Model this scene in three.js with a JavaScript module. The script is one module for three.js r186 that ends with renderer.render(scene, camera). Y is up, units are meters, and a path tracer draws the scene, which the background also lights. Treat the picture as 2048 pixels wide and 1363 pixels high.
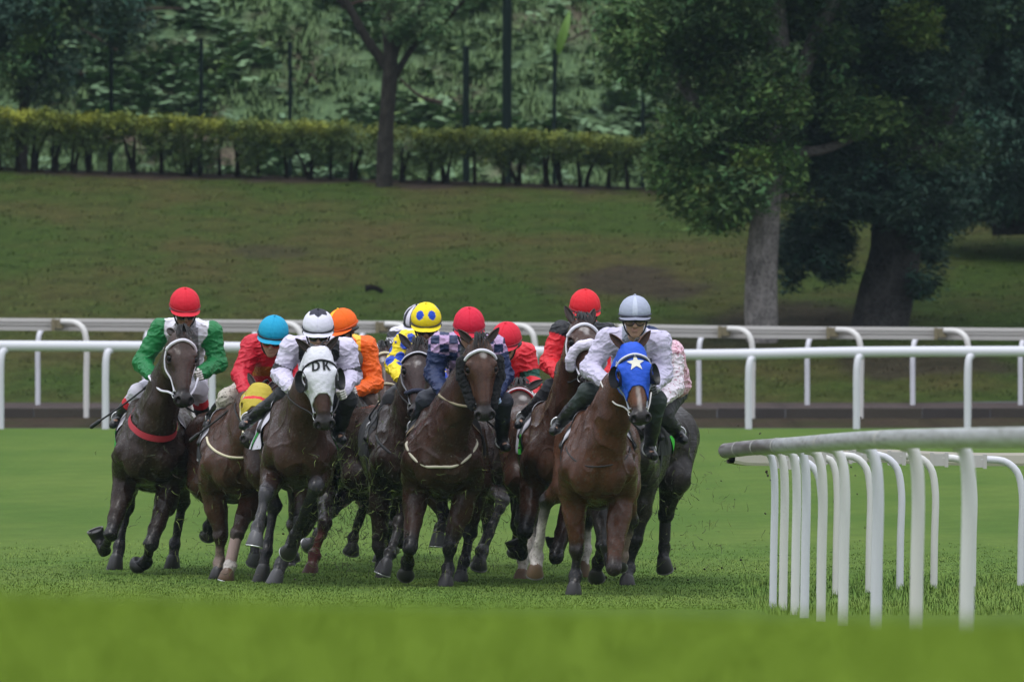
import * as THREE from 'three';
import { ImprovedNoise } from 'three/addons/math/ImprovedNoise.js';
import { mergeGeometries } from 'three/addons/utils/BufferGeometryUtils.js';
import { FontLoader } from 'three/addons/loaders/FontLoader.js';

// ---------------------------------------------------------------- camera, sky, sun, exposure
const W = 2048, H = 1363, F = 22756, CAM_Y = 3.2, HORIZON = 398;
const scene = new THREE.Scene();
const PITCH = Math.atan((H / 2 - HORIZON) / F);
const camera = new THREE.PerspectiveCamera(2 * Math.atan(H / 2 / F) * 180 / Math.PI, W / H, 0.5, 900);
camera.position.set(0, CAM_Y, 0);
camera.rotation.set(-PITCH, 0, 0);
camera.focus = 93.5;
camera.userData.fStop = 7.2;
scene.add(camera);
const renderer = new THREE.WebGLRenderer();
renderer.toneMapping = THREE.LinearToneMapping;
renderer.toneMappingExposure = 1.04;
renderer.shadowMap.enabled = true;
{ // an even, rain-grey sky: brightest overhead, dimmer toward the horizon
  const w = 256, h = 128, a = new Float32Array(w * h * 4);
  for (let j = 0; j < h; j++) for (let i = 0; i < w; i++) {
    const el = (j + 0.5) / h * Math.PI - Math.PI / 2, s = Math.sin(el);
    const b = s > 0 ? 0.62 + 1.2 * s : 0.62 * Math.max(0, 1 + 2.0 * s);
    const k = (j * w + i) * 4;
    a[k] = b * 0.95; a[k + 1] = b * 1.0; a[k + 2] = b * 1.12; a[k + 3] = 1;
  }
  const t = new THREE.DataTexture(a, w, h, THREE.RGBAFormat, THREE.FloatType);
  t.mapping = THREE.EquirectangularReflectionMapping; t.magFilter = t.minFilter = THREE.LinearFilter; t.needsUpdate = true;
  scene.background = t; scene.environment = t;
  scene.backgroundIntensity = scene.environmentIntensity = 1;
}
const sun = new THREE.DirectionalLight(new THREE.Color(1, 0.97, 0.93), 1.1);
sun.position.set(-25, 90, -60); sun.target.position.set(0, 0, -95);
sun.castShadow = true; sun.shadow.radius = 40;
Object.assign(sun.shadow.camera, { left: -25, right: 25, top: 90, bottom: -120, near: 1, far: 400 });
scene.add(sun, sun.target);
scene.fog = new THREE.FogExp2(new THREE.Color(0.55, 0.74, 0.86), 0.00009);

// ---------------------------------------------------------------- helpers
function rng(seed) { let s = seed >>> 0; return () => { s = (s + 0x6D2B79F5) >>> 0; let t = Math.imul(s ^ (s >>> 15), 1 | s); t = (t + Math.imul(t ^ (t >>> 7), 61 | t)) ^ t; return ((t ^ (t >>> 14)) >>> 0) / 4294967296; }; }
const V = (x, y, z) => new THREE.Vector3(x, y, z);
const IN = new ImprovedNoise();
const noise = (x, y, z) => IN.noise(x + 31.7, y + 11.3, z + 57.1);
const fbm = (x, y, z, o = 4) => { let s = 0, a = 0.5; for (let i = 0; i < o; i++) { s += a * noise(x, y, z); x = x * 2.03 + 7; y = y * 2.03 + 3; z = z * 2.03 + 5; a *= 0.5; } return s; };
const lerp = (a, b, t) => a + (b - a) * t, clamp = (x, a = 0, b = 1) => Math.min(b, Math.max(a, x));
const sstep = (a, b, x) => { const t = clamp((x - a) / (b - a)); return t * t * (3 - 2 * t); };
const mixc = (a, b, t) => [lerp(a[0], b[0], t), lerp(a[1], b[1], t), lerp(a[2], b[2], t)];
const cosP = Math.cos(PITCH), sinP = Math.sin(PITCH);
// the point at distance d (metres along the track axis) that stands at photograph measure (px, py)
function at(px, py, d) {
  const cx = (px - W / 2) / F, cy = -(py - H / 2) / F;
  const y = cy * cosP - sinP, z = -cy * sinP - cosP, k = d / -z;
  return V(cx * k, CAM_Y + y * k, -d);
}
const hex = (h) => { const c = new THREE.Color(h); return [c.r, c.g, c.b]; };
const names = {};
function numbered(n) { names[n] = (names[n] ?? -1) + 1; return names[n] ? `${n}_${String(names[n]).padStart(3, '0')}` : n; }
function thing(name, label, category, pos, group) {
  const o = new THREE.Group(); o.name = numbered(name); o.position.copy(pos); scene.add(o);
  o.userData = { label, category }; if (group) o.userData.group = group;
  return o;
}
function part(name, geo, mat, parent, label) {
  const m = new THREE.Mesh(geo, mat); m.name = name; m.castShadow = m.receiveShadow = true; parent.add(m);
  if (label) m.userData.label = label;
  return m;
}
function structure(name, geo, mat, label) {
  const m = new THREE.Mesh(geo, mat); m.name = name; m.castShadow = m.receiveShadow = true;
  m.userData = { kind: 'structure' }; if (label) m.userData.label = label; scene.add(m); return m;
}
function instanced(name, geo, mat, list, parent, cols) { // list of Matrix4
  const m = new THREE.InstancedMesh(geo, mat, list.length); m.name = name; m.castShadow = m.receiveShadow = true;
  list.forEach((x, i) => m.setMatrixAt(i, x));
  if (cols) { const c = new THREE.Color(); cols.forEach((k, i) => m.setColorAt(i, c.setRGB(k[0], k[1], k[2]))); }
  m.userData.kind = 'stuff'; parent.add(m); return m;
}
// turns each triangle so that its face looks the way its normals point
function settle(g) { const p = g.attributes.position, n = g.attributes.normal, A = V(), B = V(), C = V(), N = V(); for (let i = 0; i < p.count; i += 3) { A.fromBufferAttribute(p, i); B.fromBufferAttribute(p, i + 1).sub(A); C.fromBufferAttribute(p, i + 2).sub(A); N.fromBufferAttribute(n, i); if (B.clone().cross(C).dot(N) < 0) { for (const a of [p, n]) { const t = [a.getX(i + 1), a.getY(i + 1), a.getZ(i + 1)]; a.setXYZ(i + 1, a.getX(i + 2), a.getY(i + 2), a.getZ(i + 2)); a.setXYZ(i + 2, ...t); } } } return g; }
const matte = (o) => new THREE.MeshPhysicalMaterial({ roughness: 0.95, metalness: 0, specularIntensity: 0.08, ...o });
const std = (o) => new THREE.MeshStandardMaterial({ roughness: 0.8, metalness: 0, ...o });
const rgb = (r, g, b) => new THREE.Color().setRGB(r, g, b);
function grain(n, seed, amp, mean = 0.75) { // a tiling value-noise texture, n pixels a side
  const r = rng(seed), a = new Uint8Array(n * n * 4), lv = [];
  for (const c of [8, 32, 128]) { const g = new Float32Array(c * c); for (let i = 0; i < c * c; i++) g[i] = r(); lv.push([c, g]); }
  for (let j = 0; j < n; j++) for (let i = 0; i < n; i++) {
    let v = 0;
    lv.forEach(([c, g], q) => { const x = i / n * c, y = j / n * c, x0 = x | 0, y0 = y | 0, fx = x - x0, fy = y - y0, x1 = (x0 + 1) % c, y1 = (y0 + 1) % c;
      v += (lerp(lerp(g[y0 * c + x0], g[y0 * c + x1], fx), lerp(g[y1 * c + x0], g[y1 * c + x1], fx), fy) - 0.5) * [0.5, 0.5, 0.9][q]; });
    const k = clamp(mean + v * amp) * 255, p = (j * n + i) * 4; a[p] = a[p + 1] = a[p + 2] = k; a[p + 3] = 255;
  }
  const t = new THREE.DataTexture(a, n, n); t.wrapS = t.wrapT = THREE.RepeatWrapping; t.magFilter = THREE.LinearFilter; t.minFilter = THREE.LinearMipmapLinearFilter; t.needsUpdate = true; return t;
}
function place(list, p, s, ry, tilt = 0, ta = 0) {
  const q = new THREE.Quaternion().setFromEuler(new THREE.Euler(tilt * Math.cos(ta), ry, tilt * Math.sin(ta)));
  list.push(new THREE.Matrix4().compose(p, q, typeof s === 'number' ? V(s, s, s) : s));
}
function tube(pts, r, rad = 8, seg, closed = false, taper) {
  const c = new THREE.CatmullRomCurve3(pts, closed, 'centripetal');
  const n = seg ?? Math.max(4, pts.length * 4), g = new THREE.TubeGeometry(c, n, r, rad, closed);
  if (taper) { const p = g.attributes.position, q = V(), cc = V(); for (let i = 0; i <= n; i++) { c.getPointAt(i / n, cc); const k = taper(i / n); for (let j = 0; j <= rad; j++) { const v = i * (rad + 1) + j; q.fromBufferAttribute(p, v).sub(cc).multiplyScalar(k).add(cc); p.setXYZ(v, q.x, q.y, q.z); } } g.computeVertexNormals(); }
  return g;
}
function capTube(pts, r, rad = 8, seg) { // a tube with rounded ends
  const g = [tube(pts, r, rad, seg)];
  for (const e of [pts[0], pts[pts.length - 1]]) g.push(new THREE.SphereGeometry(r * 0.99, rad, 6).translate(e.x, e.y, e.z));
  return mergeGeometries(g);
}
const moved = (g, p) => g.translate(-p.x, -p.y, -p.z);

// ---------------------------------------------------------------- implicit bodies: smooth unions of tapered limbs and ellipsoids, meshed as one surface
const cone = (a, b, r1, r2, c, o = {}) => {
  const bx = b.x - a.x, by = b.y - a.y, bz = b.z - a.z, l2 = bx * bx + by * by + bz * bz, rr = r1 - r2, a2 = Math.max(1e-9, l2 - rr * rr), il2 = 1 / l2, R = Math.max(r1, r2);
  return { c, k: 0.04, ...o, lo: [Math.min(a.x, b.x) - R, Math.min(a.y, b.y) - R, Math.min(a.z, b.z) - R], hi: [Math.max(a.x, b.x) + R, Math.max(a.y, b.y) + R, Math.max(a.z, b.z) + R],
    t: (x, y, z) => clamp(((x - a.x) * bx + (y - a.y) * by + (z - a.z) * bz) * il2),
    f(x, y, z) {
      const px = x - a.x, py = y - a.y, pz = z - a.z, yy = px * bx + py * by + pz * bz, zz = yy - l2;
      const qx = px * l2 - bx * yy, qy = py * l2 - by * yy, qz = pz * l2 - bz * yy, x2 = qx * qx + qy * qy + qz * qz, y2 = yy * yy * l2, z2 = zz * zz * l2, k = Math.sign(rr) * rr * rr * x2;
      if (Math.sign(zz) * a2 * z2 > k) return Math.sqrt(x2 + z2) * il2 - r2;
      if (Math.sign(yy) * a2 * y2 < k) return Math.sqrt(x2 + y2) * il2 - r1;
      return (Math.sqrt(x2 * a2 * il2) + yy * rr) * il2 - r1;
    } };
};
const ball = (p, r, c, o) => ell(p, [r, r, r], null, c, o);
function ell(p, r, B, c, o = {}) { // B: three unit vectors
  const [u, v, w] = B ?? [V(1, 0, 0), V(0, 1, 0), V(0, 0, 1)], R = Math.max(...r);
  return { c, k: 0.04, ...o, lo: [p.x - R, p.y - R, p.z - R], hi: [p.x + R, p.y + R, p.z + R], t: () => 0,
    f(x, y, z) {
      const dx = x - p.x, dy = y - p.y, dz = z - p.z, a = dx * u.x + dy * u.y + dz * u.z, b = dx * v.x + dy * v.y + dz * v.z, d = dx * w.x + dy * w.y + dz * w.z;
      const A = a / r[0], Bq = b / r[1], C = d / r[2], k0 = Math.sqrt(A * A + Bq * Bq + C * C), k1 = Math.sqrt(A * A / (r[0] * r[0]) + Bq * Bq / (r[1] * r[1]) + C * C / (r[2] * r[2]));
      return k1 < 1e-9 ? -Math.min(...r) : k0 * (k0 - 1) / k1;
    } };
}
function evalF(P, x, y, z) {
  let d = 1e3;
  for (let i = 0; i < P.length; i++) {
    const p = P[i], e = p.f(x, y, z);
    if (p.cut) { const h = Math.max(p.k - Math.abs(d + e), 0) / p.k; d = Math.max(d, -e) + h * h * p.k * 0.25; } else { const h = Math.max(p.k - Math.abs(d - e), 0) / p.k; d = Math.min(d, e) - h * h * p.k * 0.25; }
  }
  return d;
}
function gradF(P, x, y, z, e = 0.005) { return V(evalF(P, x + e, y, z) - evalF(P, x - e, y, z), evalF(P, x, y + e, z) - evalF(P, x, y - e, z), evalF(P, x, y, z + e) - evalF(P, x, y, z - e)).normalize(); }
function project(P, p, off = 0, n = 5) { const q = p.clone(); for (let i = 0; i < n; i++) q.addScaledVector(gradF(P, q.x, q.y, q.z, 0.008), off - evalF(P, q.x, q.y, q.z)); return q; }
function polygonize(P, cell, { disp, color, origin, clip } = {}) {
  const lo = [1e9, 1e9, 1e9], hi = [-1e9, -1e9, -1e9], BL = 8;
  for (const p of P) if (!p.cut) for (let a = 0; a < 3; a++) { lo[a] = Math.min(lo[a], p.lo[a]); hi[a] = Math.max(hi[a], p.hi[a]); }
  for (let a = 0; a < 3; a++) { lo[a] -= 0.04; hi[a] += 0.04; }
  const nb = lo.map((l, a) => Math.ceil((hi[a] - l) / cell / BL) + 1), n = nb.map((b) => b * BL), [nx, ny, nz] = n;
  const G = new Float32Array(nx * ny * nz), act = [], rb = cell * BL * 0.87, sx = 1, sy = nx, sz = nx * ny;
  const val = (Q, x, y, z) => { let d = evalF(Q, x, y, z); if (clip) d = Math.max(d, clip(x, y, z)); return disp && Math.abs(d) < 0.05 ? d + disp(x, y, z) : d; };
  for (let bk = 0; bk < nb[2]; bk++) for (let bj = 0; bj < nb[1]; bj++) for (let bi = 0; bi < nb[0]; bi++) {
    const cx = lo[0] + (bi + 0.5) * BL * cell, cy = lo[1] + (bj + 0.5) * BL * cell, cz = lo[2] + (bk + 0.5) * BL * cell;
    const ds = P.map((p) => p.f(cx, cy, cz)); let dm = 1e3; P.forEach((p, i) => { if (!p.cut) dm = Math.min(dm, ds[i]); });
    const near = dm < rb * 1.05 + 0.04 && dm > -rb * 1.1 - 0.10;
    if (near) {
      const Q = P.filter((p, i) => p.cut ? ds[i] < rb * 1.6 + 0.05 : ds[i] < Math.max(dm, -rb) + 2.15 * rb + p.k); act.push([bi, bj, bk, Q]);
      for (let k = 0; k < BL; k++) for (let j = 0; j < BL; j++) for (let i = 0; i < BL; i++)
        G[(bi * BL + i) * sx + (bj * BL + j) * sy + (bk * BL + k) * sz] = val(Q, lo[0] + (bi * BL + i) * cell, lo[1] + (bj * BL + j) * cell, lo[2] + (bk * BL + k) * cell);
    } else { const v = dm > 0 ? 1 : (clip ? clip(cx, cy, cz) : -1); for (let k = 0; k < BL; k++) for (let j = 0; j < BL; j++) { const o = bi * BL + (bj * BL + j) * sy + (bk * BL + k) * sz; G.fill(v, o, o + BL); } }
  }
  const idx = new Int32Array(nx * ny * nz).fill(-1), pos = [], nor = [], col = [], uv = [], tri = [];
  const CO = [[0, 0, 0], [1, 0, 0], [0, 1, 0], [1, 1, 0], [0, 0, 1], [1, 0, 1], [0, 1, 1], [1, 1, 1]], ED = [[0, 1], [2, 3], [4, 5], [6, 7], [0, 2], [1, 3], [4, 6], [5, 7], [0, 4], [1, 5], [2, 6], [3, 7]];
  const ox = origin?.x ?? 0, oy = origin?.y ?? 0, oz = origin?.z ?? 0, v8 = new Float64Array(8);
  for (const [bi, bj, bk, Q] of act) for (let kk = 0; kk < BL; kk++) for (let jj = 0; jj < BL; jj++) for (let ii = 0; ii < BL; ii++) {
    const i = bi * BL + ii, j = bj * BL + jj, k = bk * BL + kk; if (i >= nx - 1 || j >= ny - 1 || k >= nz - 1) continue;
    const b = i + j * sy + k * sz; let m = 0;
    for (let c = 0; c < 8; c++) { const g = G[b + CO[c][0] + CO[c][1] * sy + CO[c][2] * sz]; v8[c] = g; if (g < 0) m |= 1 << c; }
    if (m === 0 || m === 255) continue;
    let x = 0, y = 0, z = 0, q = 0;
    for (const [e, f] of ED) { if ((v8[e] < 0) === (v8[f] < 0)) continue; const t = v8[e] / (v8[e] - v8[f]); x += lerp(CO[e][0], CO[f][0], t); y += lerp(CO[e][1], CO[f][1], t); z += lerp(CO[e][2], CO[f][2], t); q++; }
    const X = lo[0] + (i + x / q) * cell, Y = lo[1] + (j + y / q) * cell, Z = lo[2] + (k + z / q) * cell, fx = x / q, fy = y / q, fz = z / q;
    const gx = lerp(lerp(v8[1] - v8[0], v8[3] - v8[2], fy), lerp(v8[5] - v8[4], v8[7] - v8[6], fy), fz), gy = lerp(lerp(v8[2] - v8[0], v8[3] - v8[1], fx), lerp(v8[6] - v8[4], v8[7] - v8[5], fx), fz), gz = lerp(lerp(v8[4] - v8[0], v8[5] - v8[1], fx), lerp(v8[6] - v8[2], v8[7] - v8[3], fx), fy), gl = Math.hypot(gx, gy, gz) || 1;
    idx[b] = pos.length / 3; pos.push(X - ox, Y - oy, Z - oz); nor.push(gx / gl, gy / gl, gz / gl); uv.push((X - ox) * 0.8 + (Z - oz) * 0.6, Y - oy);
    let dm = 1e3; for (const p of Q) { p._d = p.f(X, Y, Z); if (p.cut) { p._d = Math.abs(p._d) * 1.0 + (p.c ? 0 : 9); if (p._d > 0.012) p._d = 9; } if (p._d < dm) dm = p._d; }
    let r = 0, g = 0, bl = 0, w = 0, best = null, bd = 1e3;
    for (const p of Q) { if (p._d - dm > 0.08) continue; const ww = Math.exp(-(p._d - dm) / (p.sharp ?? 0.015)); let c = p.c; if (!c) continue; if (p.c2) { const t = p.t(X, Y, Z); c = mixc(p.c, p.c2, sstep(p.t0 ?? 0.3, p.t1 ?? 0.7, t)); } r += c[0] * ww; g += c[1] * ww; bl += c[2] * ww; w += ww; if (p._d < bd) { bd = p._d; best = p; } }
    let c = [r / w, g / w, bl / w]; if (color) c = color(c, X, Y, Z, best, [gx / gl, gy / gl, gz / gl]);
    col.push(c[0], c[1], c[2]);
  }
  const S = [sx, sy, sz];
  for (const [bi, bj, bk] of act) for (let kk = 0; kk < BL; kk++) for (let jj = 0; jj < BL; jj++) for (let ii = 0; ii < BL; ii++) {
    const i = bi * BL + ii, j = bj * BL + jj, k = bk * BL + kk, C = [i, j, k], b = i + j * sy + k * sz, s0 = G[b] < 0;
    for (let a = 0; a < 3; a++) {
      if (C[a] >= n[a] - 1) continue; const s1 = G[b + S[a]] < 0; if (s0 === s1) continue;
      const u = (a + 1) % 3, v = (a + 2) % 3; if (!C[u] || !C[v]) continue;
      const q0 = idx[b - S[u] - S[v]], q1 = idx[b - S[v]], q2 = idx[b], q3 = idx[b - S[u]]; if (q0 < 0 || q1 < 0 || q2 < 0 || q3 < 0) continue;
      if (s0) tri.push(q0, q1, q2, q0, q2, q3); else tri.push(q0, q2, q1, q0, q3, q2);
    }
  }
  const g = new THREE.BufferGeometry();
  g.setAttribute('position', new THREE.Float32BufferAttribute(pos, 3)); g.setAttribute('normal', new THREE.Float32BufferAttribute(nor, 3)); g.setAttribute('color', new THREE.Float32BufferAttribute(col, 3)); g.setAttribute('uv', new THREE.Float32BufferAttribute(uv, 2)); g.setIndex(tri);
  return g;
}
function paint(g, c) { const n = g.attributes.position.count, a = new Float32Array(n * 3); for (let i = 0; i < n; i++) a.set(c, i * 3); g.setAttribute('color', new THREE.BufferAttribute(a, 3)); return g; }
function bare(g) { for (const k of Object.keys(g.attributes)) if (!['position', 'normal', 'color'].includes(k)) g.deleteAttribute(k); return g; }
// ---------------------------------------------------------------- ground: one sheet from a mound near the camera over the track to the bank and the hill
const CREST_L = 172, CREST_D = 205;
const bankTop = (x) => 3.42 - 0.03 * x;
function groundY(x, d) {
  if (d < 17.5) return 2.585 - 0.03 * x - 0.02 * sstep(16.5, 17.5, d);
  if (d < 90) { const t = (90 - d) / 73; return Math.max(0, 2.6 * Math.pow(t, 1.21)) - 0.02 * x * sstep(60, 17, d) - 0.02 * sstep(90, 17, d); }
  if (d < 166.2) return 0;
  if (d < CREST_L) return 0.12;
  if (d < CREST_D + 1) { const t = (d - CREST_L) / (CREST_D - CREST_L); return 0.12 + (bankTop(x) - 0.12) * (0.82 * t + 0.18 * Math.sin(t * Math.PI / 2)) + 0.07 * fbm(x * 0.25, d * 0.25, 1); }
  if (d < 211) return bankTop(x) + 0.05 * fbm(x * 0.25, d * 0.25, 1);
  const u = d - 211; return bankTop(x) + 0.62 * u + 0.35 * fbm(x * 0.3, u * 0.3, 4) * Math.min(1, u / 3);
}
function sheet(xs, ds, color, y = (x, d) => groundY(x, d)) {
  const pos = [], col = [], uv = [], idx = [];
  ds.forEach((d) => xs.forEach((x) => { pos.push(x, y(x, d), -d); col.push(...color(x, d)); uv.push(x * 0.5, d * 0.5); }));
  for (let j = 0; j < ds.length - 1; j++) for (let i = 0; i < xs.length - 1; i++) { const a = j * xs.length + i, b = a + 1, c = a + xs.length, e = c + 1; idx.push(a, b, e, a, e, c); }
  const g = new THREE.BufferGeometry(); g.setAttribute('position', new THREE.Float32BufferAttribute(pos, 3)); g.setAttribute('color', new THREE.Float32BufferAttribute(col, 3)); g.setAttribute('uv', new THREE.Float32BufferAttribute(uv, 2)); g.setIndex(idx); g.computeVertexNormals(); return g;
}
const range = (a, b, s) => { const r = []; for (let x = a; x <= b + 1e-6; x += s) r.push(x); return r; };
const xsFine = [-200, -90, -50, -30, -20, ...range(-14, 14, 0.25), 20, 30, 50, 90, 200];
const turfTex = grain(512, 5, 0.30, 0.85), bankTex = grain(512, 9, 0.7, 0.78), dirtTex = grain(512, 21, 0.8, 0.75);
const TURF = [0.076, 0.138, 0.026], TURF2 = [0.108, 0.166, 0.034];
function turfColor(x, d) {
  if (d < 45) { const f = fbm(x * 0.8, d * 0.5, 3); return mixc([0.142, 0.222, 0.020], [0.152, 0.232, 0.022], clamp(0.5 + 0.9 * f)); }
  const v = clamp(0.5 + 1.1 * fbm(x * 0.5, d * 0.12, 2) + 0.8 * fbm(x * 2.1, d * 0.5, 8) + 0.5 * noise(x * 0.06, d * 0.16, 4)); return mixc(TURF, TURF2, v);
}
const turf = structure('ground', sheet(xsFine, [1, 6, ...range(9, 20, 0.5), ...range(22, 90, 2), ...range(90, 159, 0.5)], turfColor), matte({ vertexColors: true, map: turfTex, roughness: 0.95 }), 'mown green racecourse turf');
{ // a strip of bare earth, then a low kerb and a path at the foot of the bank
  const EARTH = [0.062, 0.044, 0.031], GR = [0.044, 0.050, 0.017];
  structure('dirt_strip', sheet(xsFine, range(159, 166.5, 0.25), (x, d) => mixc(EARTH, GR, clamp(0.35 + 2.0 * fbm(x * 0.9, d * 0.5, 11)) * (1 - 0.4 * sstep(161, 165, d))), (x, d) => 0.004 + 0.03 * fbm(x * 1.5, d, 6) * sstep(159, 160, d)), matte({ vertexColors: true, map: dirtTex, bumpMap: dirtTex, bumpScale: 0.04, roughness: 0.95 }), 'bare brown earth strip along the rail');
  const kerb = thing('kerb', 'low dark kerb between the earth strip and the path', 'kerb', V(0, 0, -166.3));
  const r = rng(3), ks = [0, 1, 2].map((i) => std({ color: rgb(0.050 + 0.006 * i, 0.041 + 0.005 * i, 0.037), roughness: 0.9, bumpMap: dirtTex, bumpScale: 0.01 }));
  for (let i = -12; i < 12; i++) { const g = new THREE.BoxGeometry(0.985, 0.155 + 0.01 * r(), 0.24); part(i === -12 ? 'kerb_stone' : `kerb_stone_${String(i + 12).padStart(3, '0')}`, g.translate(i * 1 + 0.5, 0.06 + 0.006 * r(), -0.006 * r()), ks[(i + 12) % 3], kerb); }
  structure('path', sheet(xsFine, range(166.35, 172.2, 0.45), (x, d) => mixc([0.105, 0.082, 0.078], [0.075, 0.060, 0.055], clamp(0.5 + fbm(x * 0.7, d * 0.6, 15))), () => 0.124), matte({ vertexColors: true, map: dirtTex, bumpMap: dirtTex, bumpScale: 0.02, roughness: 0.9 }), 'grey brown path behind the low kerb');
}
function bankColor(x, d) {
  const n = fbm(x * 0.22, d * 0.10, 3), m = fbm(x * 0.8, d * 0.35, 7), k = fbm(x * 3, d * 1.1, 9);
  let c = mixc([0.047, 0.076, 0.015], [0.078, 0.070, 0.024], clamp(0.40 + 1.7 * n + 0.9 * m + 0.5 * k));
  const bare = (px, py, rx, ry) => { const q = Math.hypot((x - px) / rx, (d - py) / ry) + 0.9 * m + 0.4 * k; return 1 - sstep(0.55, 1.05, q); };
  const B = Math.max(bare(2.0, 188, 1.5, 3), bare(-4.2, 192, 0.8, 1.2) * 0.6, bare(4.6, 183, 2.0, 2.6), bare(-1.0, 178, 0.6, 1.4), bare(6.4, 177, 1.8, 2.2), bare(3.2, 179, 1.4, 2) * 0.8);
  c = mixc(c, [0.050, 0.036, 0.028], B * 0.8);
  if (d > CREST_D - 1.5) c = mixc(c, [0.058, 0.043, 0.033], sstep(-0.1, 0.25, m + 0.3 * k + 0.5 * (d - CREST_D + 0.6)));  // crest strip at the hedge foot: soil brown with the shade there painted in
  return c;
}
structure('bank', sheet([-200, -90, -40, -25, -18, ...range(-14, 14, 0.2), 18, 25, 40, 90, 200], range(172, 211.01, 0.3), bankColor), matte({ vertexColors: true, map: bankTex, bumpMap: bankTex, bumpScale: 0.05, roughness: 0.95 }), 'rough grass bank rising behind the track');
function hillColor(x, d) { const n = fbm(x * 0.35, d * 0.5, 20), m = fbm(x * 1.3, d * 1.2, 24); return mixc([0.108, 0.172, 0.080], [0.16, 0.125, 0.092], sstep(0.02, 0.30, n + 0.5 * m)); }
structure('hill', sheet([-200, -90, -40, -25, ...range(-18, 18, 0.4), 25, 40, 90, 200], [...range(210.9, 246, 0.4), 260, 300], hillColor), matte({ vertexColors: true, map: dirtTex, roughness: 0.95 }), 'steep overgrown hillside behind the hedge');

// ---------------------------------------------------------------- grass blades where the eye can make them out
function bladeTuft(seed, n, h, spread, w) {
  const r = rng(seed), pos = [], nor = [];
  for (let i = 0; i < n; i++) {
    const a = r() * 6.283, rr = spread * Math.sqrt(r()), x = rr * Math.cos(a), z = rr * Math.sin(a), hh = h * (0.55 + 0.6 * r()), b = r() * 6.283, l = hh * (0.15 + 0.5 * r()), dx = Math.cos(b), dz = Math.sin(b), wx = -dz * w / 2, wz = dx * w / 2;
    const P = [[x - wx, 0, z - wz], [x + wx, 0, z + wz], [x + dx * l * 0.35 + wx * 0.8, hh * 0.6, z + dz * l * 0.35 + wz * 0.8], [x + dx * l * 0.35 - wx * 0.8, hh * 0.6, z + dz * l * 0.35 - wz * 0.8], [x + dx * l, hh, z + dz * l]];
    for (const k of [0, 1, 2, 0, 2, 3, 3, 2, 4]) { pos.push(...P[k]); nor.push(0.12 * dz, 0.99, -0.12 * dx); }
  }
  const g = new THREE.BufferGeometry(); g.setAttribute('position', new THREE.Float32BufferAttribute(pos, 3)); g.setAttribute('normal', new THREE.Float32BufferAttribute(nor, 3)); return settle(g);
}
const grassMat = matte({ color: 0xffffff, roughness: 0.8, specularIntensity: 0.25, side: THREE.DoubleSide });
function strew(name, label, seed, n, x0, x1, d0, d1, h, w, col, dens = () => 1) {
  const o = thing(name, label, 'grass', V(0, 0, 0)); o.userData.kind = 'stuff';
  const r = rng(seed);
  for (let v = 0; v < 3; v++) {
    const list = [], cols = [];
    for (let i = 0; i < n / 3; i++) { const d = lerp(d0, d1, r()), hw = (x1 - x0) / 2, x = (x0 + x1) / 2 + hw * (2 * r() - 1); if (r() > dens(x, d)) continue; place(list, V(x, groundY(x, d) - 0.004, -d), 0.7 + 0.6 * r(), r() * 6.283); cols.push(col(x, d, r)); }
    instanced('blades', bladeTuft(seed * 7 + v, 9, h, 0.07, w), grassMat, list, o, cols);
  }
}
const gcol = (x, d, r) => { const c = turfColor(x, d), k = 1.38 + 0.4 * r(); return [c[0] * k * (0.95 + 0.2 * r()), c[1] * k, c[2] * k]; };
strew('short_grass', 'short mown grass blades around the galloping horses', 41, 38000, -5.2, 5.2, 87.5, 108, 0.016, 0.005, gcol, (x, d) => sstep(108, 90, d));
strew('mound_grass', 'bright blurred grass on the mound nearest the camera', 43, 14000, -1.3, 1.3, 12.5, 17.6, 0.016, 0.004, (x, d) => turfColor(x, d).map((v) => v * 1.12));
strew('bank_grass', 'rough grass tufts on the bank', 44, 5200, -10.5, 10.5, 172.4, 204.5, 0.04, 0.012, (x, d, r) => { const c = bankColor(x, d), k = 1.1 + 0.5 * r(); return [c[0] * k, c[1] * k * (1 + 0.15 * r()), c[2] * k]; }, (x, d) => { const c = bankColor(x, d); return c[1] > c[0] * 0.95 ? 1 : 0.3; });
strew('verge_grass', 'taller grass tufts around the feet of the near rail posts', 45, 1700, 1.9, 4.6, 84, 96, 0.055, 0.004, gcol);

// ---------------------------------------------------------------- the three running rails
const white = std({ color: rgb(0.60, 0.60, 0.645), roughness: 0.38, bumpMap: dirtTex, bumpScale: 0.0006 });
const whiteWorn = std({ color: rgb(0.60, 0.585, 0.56), roughness: 0.5 });
const greyRail = std({ color: rgb(0.44, 0.42, 0.40), roughness: 0.6 });
function post(foot, top, over, r, lean = 0) { // a gooseneck post: straight shaft, then a bend to the point the rail hangs on
  const k = Math.min(0.28, (top.y - foot.y) * 0.3), up = V(foot.x + lean, top.y - k, foot.z);
  return tube([foot, V(lerp(foot.x, up.x, 0.5), lerp(foot.y, up.y, 0.5), foot.z), up, V(lerp(up.x, top.x, 0.12), top.y - k * 0.38, lerp(up.z, top.z, 0.12)), V(lerp(up.x, top.x, 0.42), top.y - k * 0.07, lerp(up.z, top.z, 0.42)), top], r, 10, 28);
}
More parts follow.
